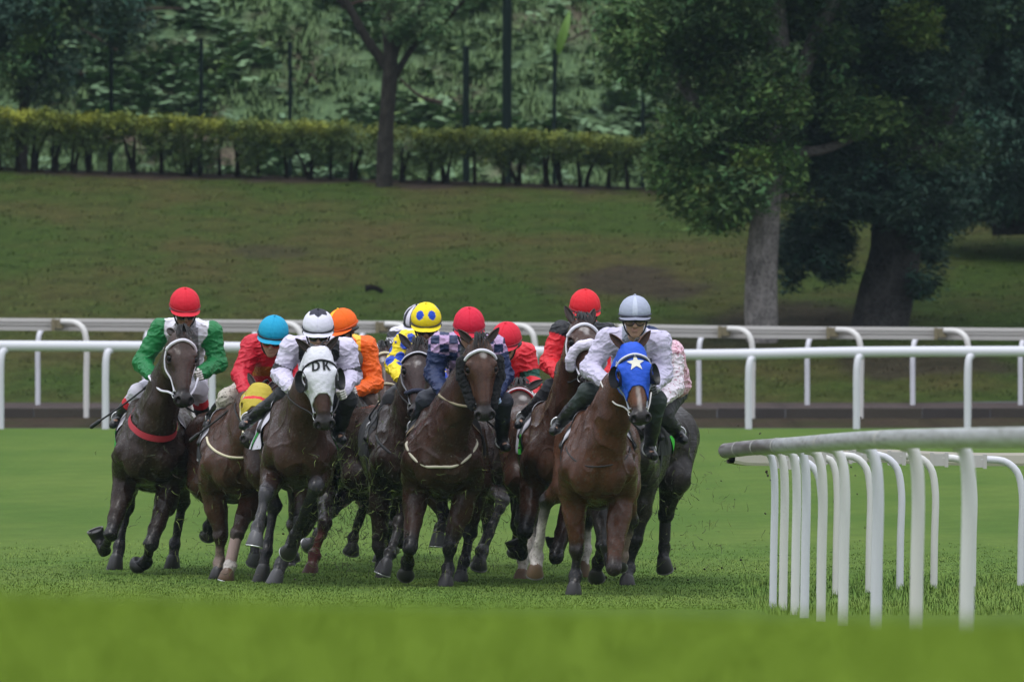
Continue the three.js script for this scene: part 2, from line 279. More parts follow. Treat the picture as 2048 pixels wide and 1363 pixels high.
function profileRail(pts, prof) { // sweeps a closed profile [(across, up)...] along pts
  const n = pts.length, m = prof.length, pos = [], idx = [];
  for (let i = 0; i < n; i++) { const a = pts[Math.max(0, i - 1)], b = pts[Math.min(n - 1, i + 1)], t = b.clone().sub(a).setY(0).normalize(), s = V(t.z, 0, -t.x); for (const [u, v] of prof) pos.push(pts[i].x + s.x * u, pts[i].y + v, pts[i].z + s.z * u); }
  for (let i = 0; i < n - 1; i++) for (let j = 0; j < m; j++) { const a = i * m + j, b = i * m + (j + 1) % m; idx.push(a, b, b + m, a, b + m, a + m); }
  const g = new THREE.BufferGeometry(); g.setAttribute('position', new THREE.Float32BufferAttribute(pos, 3)); g.setIndex(idx); const h = g.toNonIndexed(); h.computeVertexNormals(); return h;
}
const groove = (h, w) => [[-w, -h], [-w, -h * 0.45], [-w * 0.55, -h * 0.42], [-w * 0.55, -h * 0.16], [-w, -h * 0.12], [-w, h * 0.12], [-w * 0.55, h * 0.16], [-w * 0.55, h * 0.42], [-w, h * 0.45], [-w * 0.8, h * 0.95], [w * 0.8, h], [w, h * 0.6], [w, -h * 0.6], [w * 0.7, -h]];
{ // far double rail with bracketed goosenecks
  const o = thing('far_double_rail', 'grey grooved double rail on white gooseneck posts, farthest fence along the bank', 'fence', V(0, 0, -166));
  const p0 = o.position, dA = 166.6, dB = 170.5;
  const line = (pts, d) => pts.map(([x, y]) => at(x, y, d));
  const A = new THREE.CatmullRomCurve3(line([[-600, 643], [0, 648], [430, 651], [1060, 657], [1500, 664], [1800, 666], [2048, 668], [2700, 672]], dA)).getPoints(60);
  const B = new THREE.CatmullRomCurve3(line([[-600, 646], [0, 648], [430, 651], [1060, 657], [1500, 663], [1800, 666], [2048, 668], [2700, 672]], dB)).getPoints(60);
  part('rail', moved(profileRail(A, groove(0.088, 0.045)), p0), greyRail, o);
  part('rail', moved(profileRail(B, groove(0.08, 0.045)), p0), greyRail, o);
  const onRail = (C, x) => C.reduce((b, q) => Math.abs(q.x - x) < Math.abs(b.x - x) ? q : b);
  for (const px of [-45, 172, 388, 604, 820, 1070, 1288, 1505, 1722, 1938, 2150]) {
    const foot = at(px, 838, dA - 0.4); foot.y = -0.05; const R = at(px - 48, 640, dA).x, q = onRail(A, R);
    const top = V(R, q.y + 0.045, -dA + 0.09);
    part('post', moved(post(foot, top, 0, 0.044), p0), whiteWorn, o);
    part('bracket', moved(mergeGeometries([new THREE.BoxGeometry(0.17, 0.13, 0.06).translate(R - 0.06, q.y + 0.01, -dA + 0.075), new THREE.BoxGeometry(0.05, 0.17, 0.09).translate(R - 0.13, q.y + 0.0, -dA + 0.08)]), p0), std({ color: rgb(0.20, 0.17, 0.10), roughness: 0.8 }), o);
  }
  for (const px of [75, 290, 505, 720, 935, 1160, 1398, 1615, 1826, 2042]) {
    const foot = at(px, 812, dB - 0.4); foot.y = 0.1; const q = onRail(B, foot.x + 0.12);
    part('post', moved(post(foot, V(foot.x + 0.14, q.y - 0.05, -dB + 0.02), 0, 0.039), p0), white, o);
  }
}
{ // middle round rail at the edge of the turf
  const o = thing('white_round_rail', 'white round rail on slim white posts at the far edge of the turf', 'fence', V(0, 0, -158.6));
  const p0 = o.position, d = 158.6, c = new THREE.CatmullRomCurve3([[-700, 689], [0, 691.5], [430, 694], [1060, 703], [1340, 709], [1500, 708], [1700, 704], [2048, 702.5], [2800, 702]].map(([x, y]) => at(x, y, d)));
  const C = c.getPoints(120); part('rail', moved(tube(C, 0.076, 14, 160), p0), white, o);
  for (const px of [-205, 4, 214, 427, 640, 853, 1066, 1285, 1500, 1716, 1938, 2150]) {
    const f = at(px, 856, d); f.y = -0.05; const q = C.reduce((b, k) => Math.abs(k.x - f.x) < Math.abs(b.x - f.x) ? k : b);
    part('post', moved(post(V(f.x - 0.02, f.y, -d + 0.12), V(f.x + 0.05, q.y - 0.055, -d + 0.01), 0, 0.051), p0), white, o);
  }
}
{ // near rail: comes toward the camera on the right, turns at its left end and runs back to the right
  const o = thing('near_curved_rail', 'white near rail with weathered round tube curving round at its left end', 'fence', V(2.2, 0, -90));
  const p0 = o.position;
  const tip = std({ color: rgb(0.50, 0.48, 0.47), roughness: 0.28, bumpMap: dirtTex, bumpScale: 0.002 });
  const cN = new THREE.CatmullRomCurve3([[1452, 901, 90.6], [1492, 896, 89.4], [1532, 893, 87.4], [1584, 890, 82.5], [1642, 886, 76.6], [1714, 881, 71.4], [1802, 877.5, 66.4], [1908, 876, 61.5], [2048, 875, 56.8], [2230, 874, 52]].map((a) => at(...a)), false, 'centripetal');
  const N = cN.getPoints(80), cut = 22;
  const weather = (g, seed, base) => { const p = g.attributes.position, a = new Float32Array(p.count * 3); for (let i = 0; i < p.count; i++) { const x = p.getX(i), y = p.getY(i), z = p.getZ(i); const s = clamp(sstep(-0.08, 0.22, fbm(z * 0.22, y * 34, seed)) * (seed < 3 ? 0.95 : 0.3) + 0.4 * sstep(0.05, 0.3, fbm(z * 0.5, y * 50, seed + 9)) + 0.3 * sstep(0.22, 0.4, noise(z * 6, y * 40, x * 9))); a.set(mixc(base, [0.115, 0.10, 0.095], s), i * 3); } g.setAttribute('color', new THREE.BufferAttribute(a, 3)); return g; };
  const wm = std({ vertexColors: true, roughness: 0.3 });
  part('rail_tube', moved(weather(tube(N.slice(0, cut + 1), 0.060, 18, 200), 1, [0.25, 0.24, 0.245]), p0), wm, o);
  part('rail_tube', moved(weather(tube(N.slice(cut), 0.060, 18, 200, false, (t) => lerp(1, 0.9, t)), 5, [0.44, 0.44, 0.465]), p0), wm, o);
  for (const [i, k] of [[6, 1.05], [14, 1.05], [cut, 1.06], [36, 1.0], [50, 0.97]]) { const a = N[i], b = N[i + 1]; part('joint_sleeve', moved(tube([a.clone().lerp(b, -0.25), a, a.clone().lerp(b, 0.3)], 0.060 * k, 18, 4), p0), tip, o); }
  part('end_cap', moved(new THREE.SphereGeometry(0.061, 16, 10).translate(N[0].x, N[0].y, N[0].z), p0), std({ color: rgb(0.10, 0.09, 0.09), roughness: 0.5 }), o);
  const cF = new THREE.CatmullRomCurve3([[1462, 912, 90.6], [1500, 917, 91.6], [1590, 916, 92.6], [1680, 911, 93.2], [1760, 911, 93.8], [1850, 915, 94.4], [1960, 918, 95], [2060, 918, 95.4], [2250, 918, 96]].map((a) => at(...a)));
  const FA = cF.getPoints(70);
  part('back_rail', moved(profileRail(FA, groove(0.055, 0.035).map(([a, b]) => [-a, b])), p0), std({ color: rgb(0.52, 0.47, 0.40), roughness: 0.6 }), o);
  const pm = [white, whiteWorn, std({ color: rgb(0.63, 0.62, 0.61), roughness: 0.42 })];
  [[1546, 1528, 88, 0.03], [1566, 1533, 87, 0.034], [1590, 1556, 84.5, 0.034], [1609, 1580, 82.5, 0.034], [1642, 1604, 80, 0.034], [1686, 1640, 76.5, 0.036], [1752, 1712, 71.5, 0.038], [1832, 1800, 66.5, 0.040], [1933, 1908, 61.5, 0.041]].forEach(([px, rx, d, r], i) => {
    const f = at(px, 900, d); f.y = groundY(f.x, d) - 0.05; const q = N.reduce((b, k) => Math.abs(k.z + d) < Math.abs(b.z + d) ? k : b), X = q.x + 0.012;
    part('post', moved(post(f, V(X, q.y - 0.03, -d), 0, r, 0.015), p0), pm[i % 3], o);
  });
  [[1640, 1572, 91.2], [1672, 1640, 92.0], [1738, 1672, 92.6], [1800, 1722, 93.2], [1868, 1800, 93.6], [1945, 1885, 94.0], [2042, 1962, 94.2]].forEach(([px, rx, d], i) => {
    const f = at(px, 1000, d); f.y = -0.05; const X = at(rx, 905, d).x, q = FA.reduce((b, k) => Math.abs(k.x - X) < Math.abs(b.x - X) ? k : b);
    part('post', moved(post(f, V(X, q.y + 0.018, -d), 0, 0.031, 0.012), p0), pm[i % 3], o);
    part('bracket', moved(mergeGeometries([new THREE.BoxGeometry(0.10, 0.10, 0.05).translate(X - 0.02, q.y, -d + 0.005), new THREE.BoxGeometry(0.03, 0.12, 0.07).translate(X + 0.035, q.y, -d), new THREE.BoxGeometry(0.03, 0.12, 0.07).translate(X - 0.085, q.y, -d)]), p0), greyRail, o);
  });
}
// ---------------------------------------------------------------- foliage
const leafMat = matte({ color: 0xffffff, roughness: 0.7, specularIntensity: 0.35, side: THREE.DoubleSide });
const barkTex = grain(256, 77, 0.9, 0.7);
function sprig(seed, n, L, w, spread, droop = 0.3) { // a handful of pointed leaves round a twig
  const r = rng(seed), pos = [], nor = [];
  for (let i = 0; i < n; i++) {
    const o = V(r() - 0.5, r() - 0.5, r() - 0.5).multiplyScalar(2 * spread), d = V(r() - 0.5, -droop * r() + 0.15, r() - 0.5).normalize(), s = d.clone().cross(V(r() - 0.5, 1, r() - 0.5)).normalize(), l = L * (0.6 + 0.8 * r()), nn = s.clone().cross(d); if (nn.y < 0) nn.negate();
    const a = o, b = o.clone().addScaledVector(d, l * 0.45).addScaledVector(s, w / 2), c = o.clone().addScaledVector(d, l * 0.45).addScaledVector(s, -w / 2), e = o.clone().addScaledVector(d, l).addScaledVector(V(0, -1, 0), l * 0.15);
    for (const q of [a, c, b, b, c, e]) { pos.push(q.x, q.y, q.z); nor.push(nn.x, nn.y, nn.z); }
  }
  const g = new THREE.BufferGeometry(); g.setAttribute('position', new THREE.Float32BufferAttribute(pos, 3)); g.setAttribute('normal', new THREE.Float32BufferAttribute(nor, 3)); return settle(g);
}
const barkMat = (c) => matte({ color: rgb(...c), map: barkTex, bumpMap: barkTex, bumpScale: 0.03, roughness: 0.95 });
function limb(pts, r0, r1, seed) { // a tapering, slightly uneven limb
  const c = new THREE.CatmullRomCurve3(pts, false, 'centripetal'), n = pts.length * 8, g = new THREE.TubeGeometry(c, n, 1, 12), p = g.attributes.position, cc = V(), q = V();
  for (let i = 0; i <= n; i++) { c.getPointAt(i / n, cc); for (let j = 0; j <= 12; j++) { const v = i * 13 + j; q.fromBufferAttribute(p, v).sub(cc); const k = lerp(r0, r1, i / n) * (1 + 0.16 * noise(cc.y * 1.6 + seed, Math.cos(j / 12 * 6.283) * 1.5, Math.sin(j / 12 * 6.283) * 1.5)); q.multiplyScalar(k).add(cc); p.setXYZ(v, q.x, q.y, q.z); } }
  const uv = g.attributes.uv; for (let i = 0; i < uv.count; i++) uv.setXY(i, uv.getX(i) * 6, uv.getY(i) * 2);
  g.computeVertexNormals(); return g;
}
// clumps: [px, py, depth offset, radius in metres, number of sprigs, tone]
function crown(parent, d, clumps, seed, tones, L = 0.14) {
  const r = rng(seed), p0 = parent.position;
  const lists = [[], [], []], cols = [[], [], []];
  for (const [px, py, dz, R, n, tone] of clumps) {
    const c = at(px, py, d - dz);
    for (let i = 0; i < n * 0.62; i++) {
      const u = V(r() - 0.5, r() - 0.5, r() - 0.5).normalize().multiplyScalar(R * Math.pow(r(), 0.45)); u.y *= 0.78;
      const q = c.clone().add(u); const lump = fbm(q.x * 1.7, q.y * 1.9, q.z * 1.7 + seed); if (lump < -0.06 + 0.12 * (r() - 0.5)) continue;
      const v = (r() * 3) | 0; place(lists[v], q.sub(p0), 0.5 + 0.6 * r(), r() * 6.283, 0.5 * r(), r() * 6.283);
      const t = tones[tone], k = 0.7 + 0.6 * r() + 0.5 * lump; cols[v].push([t[0] * k * (0.8 + 0.5 * r()), t[1] * k, t[2] * k]);
    }
  }
  lists.forEach((l, v) => l.length && instanced('crown', sprig(seed * 3 + v, 12, L, L * 0.36, 0.16), leafMat, l, parent, cols[v]));
}
const GREENS = [[0.070, 0.136, 0.050], [0.094, 0.178, 0.050], [0.13, 0.21, 0.050], [0.040, 0.086, 0.056]];
function tree(name, label, px, py, d, bark, limbs, clumps, seed, L) {
  const b = at(px, py, d); b.y = groundY(b.x, d) - 0.1; const o = thing(name, label, 'tree', b);
  limbs.forEach(([r0, r1, ...pts], i) => part(i ? 'limb' : 'trunk', moved(limb(pts.map(([x, y, z = 0]) => at(x, y, d - z)), r0, r1, seed + i), b), barkMat(bark), o));
  crown(o, d, clumps, seed, GREENS, L); return o;
}
const R2 = rng(101);
function cloudOf(x0, y0, x1, y1, n, R, count, tone, dz = 1.5, keep = () => true) { const l = []; for (let i = 0; i < n; i++) { const x = lerp(x0, x1, R2()), y = lerp(y0, y1, R2()); if (keep(x, y)) l.push([x, y, dz * (2 * R2() - 1), R * (0.7 + 0.6 * R2()), count, typeof tone === 'function' ? tone(R2()) : tone]); } return l; }
// pale trunk with mid green drooping boughs
tree('broadleaf_tree', 'broad tree with the pale grey trunk standing at the foot of the bank', 1524, 700, 179.8, [0.36, 0.33, 0.31],
  [[0.27, 0.16, [1524, 720], [1522, 600], [1526, 480], [1540, 330], [1556, 150], [1548, 0], [1545, -300]], [0.15, 0.07, [1522, 420], [1490, 370], [1440, 280], [1360, 160], [1290, 60]], [0.17, 0.10, [1552, 240], [1590, 170], [1640, 60], [1720, -120]], [0.1, 0.05, [1545, 300], [1640, 300], [1740, 260]]],
  [...cloudOf(1330, -120, 1560, 120, 16, 0.75, 330, (t) => t < 0.5 ? 0 : 1), ...cloudOf(1240, -20, 1480, 150, 12, 0.5, 240, (t) => t < 0.6 ? 1 : 0), ...cloudOf(1375, 150, 1560, 400, 15, 0.55, 260, (t) => t < 0.45 ? 0 : 1), ...cloudOf(1330, 300, 1470, 400, 7, 0.42, 260, 1), [1400, 425, 1, 0.38, 260, 1], [1440, 400, 1, 0.40, 260, 2], [1500, 330, 1.2, 0.36, 200, 2], ...cloudOf(1240, 0, 1560, 330, 26, 0.46, 260, (t) => t < 0.5 ? 0 : 1, 2), ...cloudOf(1560, 0, 1680, 260, 12, 0.5, 240, 0, 2.2), ...cloudOf(1390, 400, 1470, 440, 4, 0.3, 240, 1), ...cloudOf(1500, -600, 2000, -100, 26, 1.4, 420, 0, 4)], 11);
// dark tree right
tree('broadleaf_tree', 'dark tree with the stout leaning trunk and low hanging boughs', 1758, 672, 181.9, [0.075, 0.069, 0.065],
  [[0.46, 0.30, [1752, 690], [1762, 640], [1782, 540], [1800, 420], [1815, 250], [1820, 0], [1830, -300]], [0.2, 0.1, [1790, 470], [1700, 350], [1640, 220]], [0.2, 0.1, [1805, 380], [1880, 260], [1950, 100]]],
  [...cloudOf(1580, 0, 1930, 420, 46, 0.62, 300, (t) => t < 0.72 ? 3 : 0, 1.6), ...cloudOf(1590, 380, 1900, 500, 24, 0.27, 150, 3, 1.3, (x, y) => !(x > 1680 && x < 1775 && y > 430)), ...cloudOf(1640, 60, 1820, 340, 13, 0.42, 200, (t) => t < 0.6 ? 0 : 1, 2.2), [1820, 40, 2.4, 0.45, 220, 2], [1845, 60, 2.4, 0.35, 180, 2], [1690, 240, 2.4, 0.42, 220, 1], [1760, 230, 2.2, 0.4, 200, 1], [1618, 500, 0.5, 0.24, 120, 3], [1650, 535, 0.4, 0.2, 90, 3], ...cloudOf(1680, -20, 1940, 420, 26, 0.5, 260, (t) => t < 0.8 ? 3 : 0, 2.6), ...cloudOf(1565, 420, 1690, 560, 11, 0.22, 110, 3), ...cloudOf(1820, 430, 1915, 530, 8, 0.22, 110, 3), [1862, 560, 0.4, 0.16, 90, 3], [1846, 585, 0.4, 0.10, 50, 3], [1845, 560, 0.5, 0.22, 110, 3], ...cloudOf(1500, -800, 2200, -60, 30, 1.5, 420, 3, 4)], 12);
tree('broadleaf_tree', 'leafy tree at the far right partly behind the stout trunked tree', 2010, 420, 194, [0.080, 0.073, 0.067],
  [[0.3, 0.2, [2020, 470], [2015, 300], [2000, 100], [2000, -250]]],
  [...cloudOf(1880, -60, 2140, 410, 62, 0.7, 300, (t) => t < 0.93 ? 3 : 0, 2), ...cloudOf(1850, -100, 2140, 120, 16, 0.7, 300, (t) => t < 0.6 ? 3 : 0, 2), ...cloudOf(1900, -900, 2500, -100, 26, 1.6, 420, 3, 4), ...cloudOf(2100, 0, 2600, 400, 14, 1.4, 380, 3, 3)], 13);
// the slim tree in the hedge
tree('slim_tree', 'slim grey tree forking above the hedge left of the thick posts', 768, 384, 204.2, [0.075, 0.068, 0.058],
  [[0.155, 0.115, [766, 392], [770, 300], [776, 200], [781, 130], [778, 60], [768, -60]], [0.10, 0.05, [778, 140], [735, 80], [690, 0], [640, -90]], [0.09, 0.05, [783, 125], [800, 70], [850, 0], [900, -100]], [0.075, 0.03, [782, 165], [830, 90], [870, 60], [930, 0]], [0.045, 0.02, [700, 20], [670, -10], [655, -80]]],
  [...cloudOf(800, 0, 900, 75, 5, 0.32, 90, 0), ...cloudOf(780, -40, 960, 20, 6, 0.4, 110, 0)], 14, 0.12);
// dark tree top left
tree('broadleaf_tree', 'dark leafy tree overhanging the hedge at the top left', 45, 345, 207, [0.085, 0.077, 0.067],
  [[0.1, 0.08, [44, 360], [46, 250], [50, 120], [60, -60]]],
  [...cloudOf(-60, -60, 130, 170, 24, 0.55, 260, (t) => t < 0.75 ? 3 : 0, 1.2), ...cloudOf(100, -80, 300, 60, 12, 0.45, 220, (t) => t < 0.7 ? 3 : 0), [70, 75, 1, 0.4, 240, 1], [30, 130, 1, 0.4, 200, 0], ...cloudOf(-400, -300, 250, -60, 10, 0.8, 260, 3, 2)], 15);

{ const a = at(730, 592, 186); a.y = groundY(a.x, 186.2) + 0.05; const o = thing('fallen_branch', 'short dark piece of branch lying on the grass bank', 'branch', a); const b = at(766, 606, 186); b.y = groundY(b.x, 185.8) + 0.04; part('wood', moved(limb([a, a.clone().lerp(b, 0.5).add(V(0, 0.04, 0)), b], 0.055, 0.035, 4), a), barkMat([0.05, 0.042, 0.038]), o); }
// ---------------------------------------------------------------- clipped hedge on top of the bank
{
  const d = 205.4, o = thing('hedge', 'long clipped hedge with yellow green top and bare stems on the bank', 'hedge', V(-3, 3.4, -d));
  const p0 = o.position, r = rng(61), sm = barkMat([0.045, 0.036, 0.028]);
  const top = (px) => lerp(226, 282, px / 1340) + 7 * noise(px * 0.02, 3, 1) + 6 * noise(px * 0.06, 1, 7), low = (px) => lerp(357, 404, px / 1340);
  for (let px = -40, i = 0; px < 1400; px += 26 + 34 * r(), i++) {
    const n = 1 + (r() * 1.8 | 0);
    for (let k = 0; k < n; k++) { const e = px + (r() - 0.5) * 60 * (k + 0.4), z = (r() - 0.5) * 0.5; part('stem', moved(limb([at(px + k * 7, low(px) + 8, d - z), at(lerp(px, e, 0.4) + 4 * (r() - 0.5), lerp(low(px), top(px), 0.4), d - z), at(e, lerp(low(px), top(px), 0.72), d - z)], 0.04 + 0.03 * r(), 0.02, i + k), p0), sm, o); }
  }
  const L = [[], [], []], C = [[], [], []];
  for (let i = 0; i < 10800; i++) {
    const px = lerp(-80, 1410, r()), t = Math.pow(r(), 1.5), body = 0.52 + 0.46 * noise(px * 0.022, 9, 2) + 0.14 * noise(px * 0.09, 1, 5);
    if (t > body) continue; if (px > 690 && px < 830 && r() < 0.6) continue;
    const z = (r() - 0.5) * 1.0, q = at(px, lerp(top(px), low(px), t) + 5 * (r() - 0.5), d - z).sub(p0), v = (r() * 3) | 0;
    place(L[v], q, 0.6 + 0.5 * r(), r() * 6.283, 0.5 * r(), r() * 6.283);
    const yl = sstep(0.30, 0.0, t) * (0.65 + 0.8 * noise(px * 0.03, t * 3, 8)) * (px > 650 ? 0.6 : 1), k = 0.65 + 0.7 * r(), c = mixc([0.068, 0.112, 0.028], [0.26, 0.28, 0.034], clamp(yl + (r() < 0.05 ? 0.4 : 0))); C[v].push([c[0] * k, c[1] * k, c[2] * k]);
  }
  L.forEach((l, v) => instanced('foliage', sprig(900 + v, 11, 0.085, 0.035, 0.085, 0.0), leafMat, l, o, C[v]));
}
// a shrub closes the hedge's right end
{
  const b = at(1400, 402, 204.6); b.y = groundY(b.x, 204.6); const o = thing('shrub', 'rounded green shrub at the right end of the hedge', 'shrub', b);
  for (const [x, y] of [[1385, 330], [1410, 345], [1430, 330]]) part('stem', moved(limb([at(1402, 412, 204.6), at(lerp(1402, x, 0.5), 375, 204.6), at(x, y, 204.6)], 0.04, 0.02, x), b), barkMat([0.05, 0.04, 0.03]), o);
  crown(o, 204.6, [...cloudOf(1330, 300, 1480, 390, 10, 0.4, 240, (t) => t < 0.5 ? 0 : 1, 0.6)], 16, GREENS, 0.12);
}
// ---------------------------------------------------------------- fence posts and the pole behind the hedge
{
  const pg = matte({ color: rgb(0.010, 0.018, 0.015) });
  const bar = (name, label, cat, px, top, d, r, group) => { const f = at(px, 390, d); f.y = groundY(f.x, d) - 0.1; const h = at(px, top, d).y - f.y; const o = thing(name, label, cat, f, group); part('shaft', new THREE.CylinderGeometry(r, r * 1.05, h, 12).translate(0, h / 2, 0), pg, o); part('cap', new THREE.SphereGeometry(r * 1.08, 12, 6, 0, 6.283, 0, Math.PI / 2).scale(1, 0.5, 1).translate(0, h, 0), pg, o); return o; };
  const G = 'thin fence posts behind the hedge', P = [[222, 62], [402, 78], [580, 84], [1109, 100], [1286, 120]], T = ['behind the hedge at the far left', 'second from the left behind the hedge', 'third from the left behind the hedge', 'just right of the tall lamp pole', 'beside the mid green tree boughs'];
  P.forEach(([x, y], i) => bar('fence_post', 'thin dark green fence post ' + T[i], 'fence post', x, y, 208.5, 0.036, G));
  bar('fence_post', 'thick dark green corner post between the slim tree and the tall pole', 'fence post', 932, 95, 208, 0.062);
  bar('lamp_pole', 'tall dark pole rising out of view behind the hedge', 'pole', 1014, -420, 207.4, 0.082);
}
// ---------------------------------------------------------------- the undergrowth of the hill
{
  const r = rng(71), o = thing('undergrowth', 'tangled leafy undergrowth covering the hillside', 'undergrowth', V(0, 0, 0)); o.userData.kind = 'stuff';
  const bigLeaf = (seed) => { const q = rng(seed), pos = [], nor = []; for (let i = 0; i < 6; i++) { const a = q() * 6.283, l = 0.11 + 0.11 * q(), w = l * 0.75, d = V(Math.cos(a), 0.25 - 0.55 * q(), Math.sin(a)), s = V(-Math.sin(a), 0, Math.cos(a)), o0 = V((q() - 0.5) * 0.2, (q() - 0.5) * 0.16, (q() - 0.5) * 0.2); const P = [o0, o0.clone().addScaledVector(d, l * 0.45).addScaledVector(s, w / 2), o0.clone().addScaledVector(d, l), o0.clone().addScaledVector(d, l * 0.45).addScaledVector(s, -w / 2), o0.clone().addScaledVector(d, l * 0.45).add(V(0, -0.02, 0))]; const n = V(0.3 * (q() - 0.5) - d.x * d.y, 1, 0.3 * (q() - 0.5) - d.z * d.y).normalize(); for (const k of [0, 1, 4, 1, 2, 4, 2, 3, 4, 3, 0, 4]) { pos.push(P[k].x, P[k].y, P[k].z); nor.push(n.x, n.y, n.z); } } const g = new THREE.BufferGeometry(); g.setAttribute('position', new THREE.Float32BufferAttribute(pos, 3)); g.setAttribute('normal', new THREE.Float32BufferAttribute(nor, 3)); return settle(g); };
  const L = [[], [], []], C = [[], [], []], GL = [], GC = [];
  for (let i = 0; i < 62000; i++) {
    const u = r(), d = 210.5 + 17 * Math.pow(u, 1.0), x = lerp(-12.5, 12.5, r()), n = fbm(x * 0.45, d * 0.6, 20), m = fbm(x * 1.6, d * 1.7, 33);
    if (n + 0.5 * m > 0.16 && r() < 0.8) continue; if (m < -0.12 && r() < 0.75) continue;
    const grassy = fbm(x * 0.28 + 4, d * 0.35, 50) > 0.05 - 0.16 * sstep(-4, 1, x); if (grassy && r() < 0.45) continue;
    const y = groundY(x, d) + 0.06 + 0.3 * Math.max(0, m) + 0.12 * r();
    const tone = fbm(x * 0.6, d * 0.7, 61), k = 0.85 + 0.32 * r() + 0.55 * m;
    const c = mixc(mixc([0.092, 0.158, 0.078], [0.128, 0.205, 0.10], clamp(0.5 + 2 * tone)), [0.13, 0.19, 0.055], r() < 0.12 ? 0.7 : 0);
    if (grassy && r() < 0.8) { place(GL, V(x, y - 0.1, -d), 0.4 + 0.8 * r(), r() * 6.283); GC.push([0.118 * k, 0.184 * k, 0.074 * k]); } else { const v = (r() * 3) | 0; place(L[v], V(x, y, -d), 0.6 + 0.9 * r(), r() * 6.283, 0.5 * r(), r() * 6.283); C[v].push([c[0] * k, c[1] * k, c[2] * k]); }
  }
  L.forEach((l, v) => instanced('leaves', bigLeaf(300 + v), leafMat, l, o, C[v]));
  instanced('grass', bladeTuft(800, 16, 0.17, 0.16, 0.022), grassMat, GL, o, GC);
  // dead branches and bare sticks lying in it
  const gs = []; for (let i = 0; i < 26; i++) { const x = lerp(-10, 6, r()), d = 213 + 8 * r(), y = groundY(x, d) + 0.25, a = r() * 3.14, l = 0.4 + 0.9 * r(); gs.push(limb([V(x, y, -d), V(x + Math.cos(a) * l * 0.5, y + 0.15 * r() + 0.1, -d + 0.2), V(x + Math.cos(a) * l, y + (r() - 0.2) * 0.7, -d + 0.3)], 0.03 + 0.03 * r(), 0.015, i)); }
  const st = part('dead_branches', mergeGeometries(gs), barkMat([0.15, 0.105, 0.085]), o); st.userData.kind = 'stuff';
  // one young upright leaf and dark leafy shoots
  const yl = thing('banana_plant', 'young plant with one tall bright upright leaf on the hillside', 'plant', at(1128, 170, 213));
  const mk = (x0, y0, x1, y1, w) => { const a = at(x0, y0, 212.6), b = at(x1, y1, 212.6), pos = [], idx = [], N = 10; for (let i = 0; i <= N; i++) { const t = i / N, c = a.clone().lerp(b, t); c.z += 0.12 * Math.sin(t * 2.5); const ww = w * Math.sin(Math.PI * Math.min(0.98, 0.12 + 0.86 * t)); pos.push(c.x - ww, c.y + 0.3 * ww, c.z + ww * 0.5, c.x, c.y, c.z, c.x + ww, c.y + 0.3 * ww, c.z + ww * 0.5); } for (let i = 0; i < N; i++) for (let j = 0; j < 2; j++) { const q = i * 3 + j; idx.push(q, q + 1, q + 4, q, q + 4, q + 3); } const g = new THREE.BufferGeometry(); g.setAttribute('position', new THREE.Float32BufferAttribute(pos, 3)); g.setIndex(idx); g.computeVertexNormals(); return moved(g, yl.position); };
  part('leaf', mk(1116, 110, 1140, 20, 0.09), std({ color: rgb(0.15, 0.28, 0.05), side: THREE.DoubleSide, roughness: 0.5 }), yl); part('leaf', mk(1112, 120, 1098, 70, 0.05), std({ color: rgb(0.07, 0.14, 0.04), side: THREE.DoubleSide, roughness: 0.5 }), yl);
  part('stem', moved(limb([at(1108, 215, 212.6), at(1111, 160, 212.6), at(1116, 108, 212.6)], 0.03, 0.018, 3), yl.position), barkMat([0.08, 0.11, 0.05]), yl);
}
// ---------------------------------------------------------------- race horses
const BLACK = [0.010, 0.0092, 0.0095], HOOFC = [0.024, 0.021, 0.021];
const hairTex = grain(256, 55, 0.9, 0.6), wetTex = grain(256, 58, 1.3, 0.72);
const coatMat = new THREE.MeshPhysicalMaterial({ vertexColors: true, roughness: 0.75, roughnessMap: wetTex, specularIntensity: 0.3, bumpMap: hairTex, bumpScale: 0.002, clearcoat: 0.3, clearcoatRoughness: 0.24 });
const hairMat = std({ color: rgb(0.008, 0.007, 0.007), roughness: 0.6 });
const leather = std({ color: rgb(0.010, 0.010, 0.011), roughness: 0.45 });
const steel = std({ color: rgb(0.62, 0.62, 0.62), roughness: 0.3, metalness: 0.9 });
const ironMat = std({ color: rgb(0.16, 0.155, 0.15), roughness: 0.55, metalness: 0.6 });
const eyeMat = new THREE.MeshPhysicalMaterial({ color: rgb(0.006, 0.005, 0.005), roughness: 0.25, specularIntensity: 0.35 });
const cloth = (c, o = {}) => std({ color: rgb(...c), roughness: 0.75, side: THREE.DoubleSide, ...o });
const vcloth = std({ vertexColors: true, roughness: 0.7, side: THREE.DoubleSide });
const LEG = { k: [0.011, 0.010, 0.011], w: [0.42, 0.38, 0.35], p: [0.16, 0.115, 0.095], g: [0.040, 0.038, 0.040], r: [0.07, 0.017, 0.013], t: [0.09, 0.055, 0.035] };

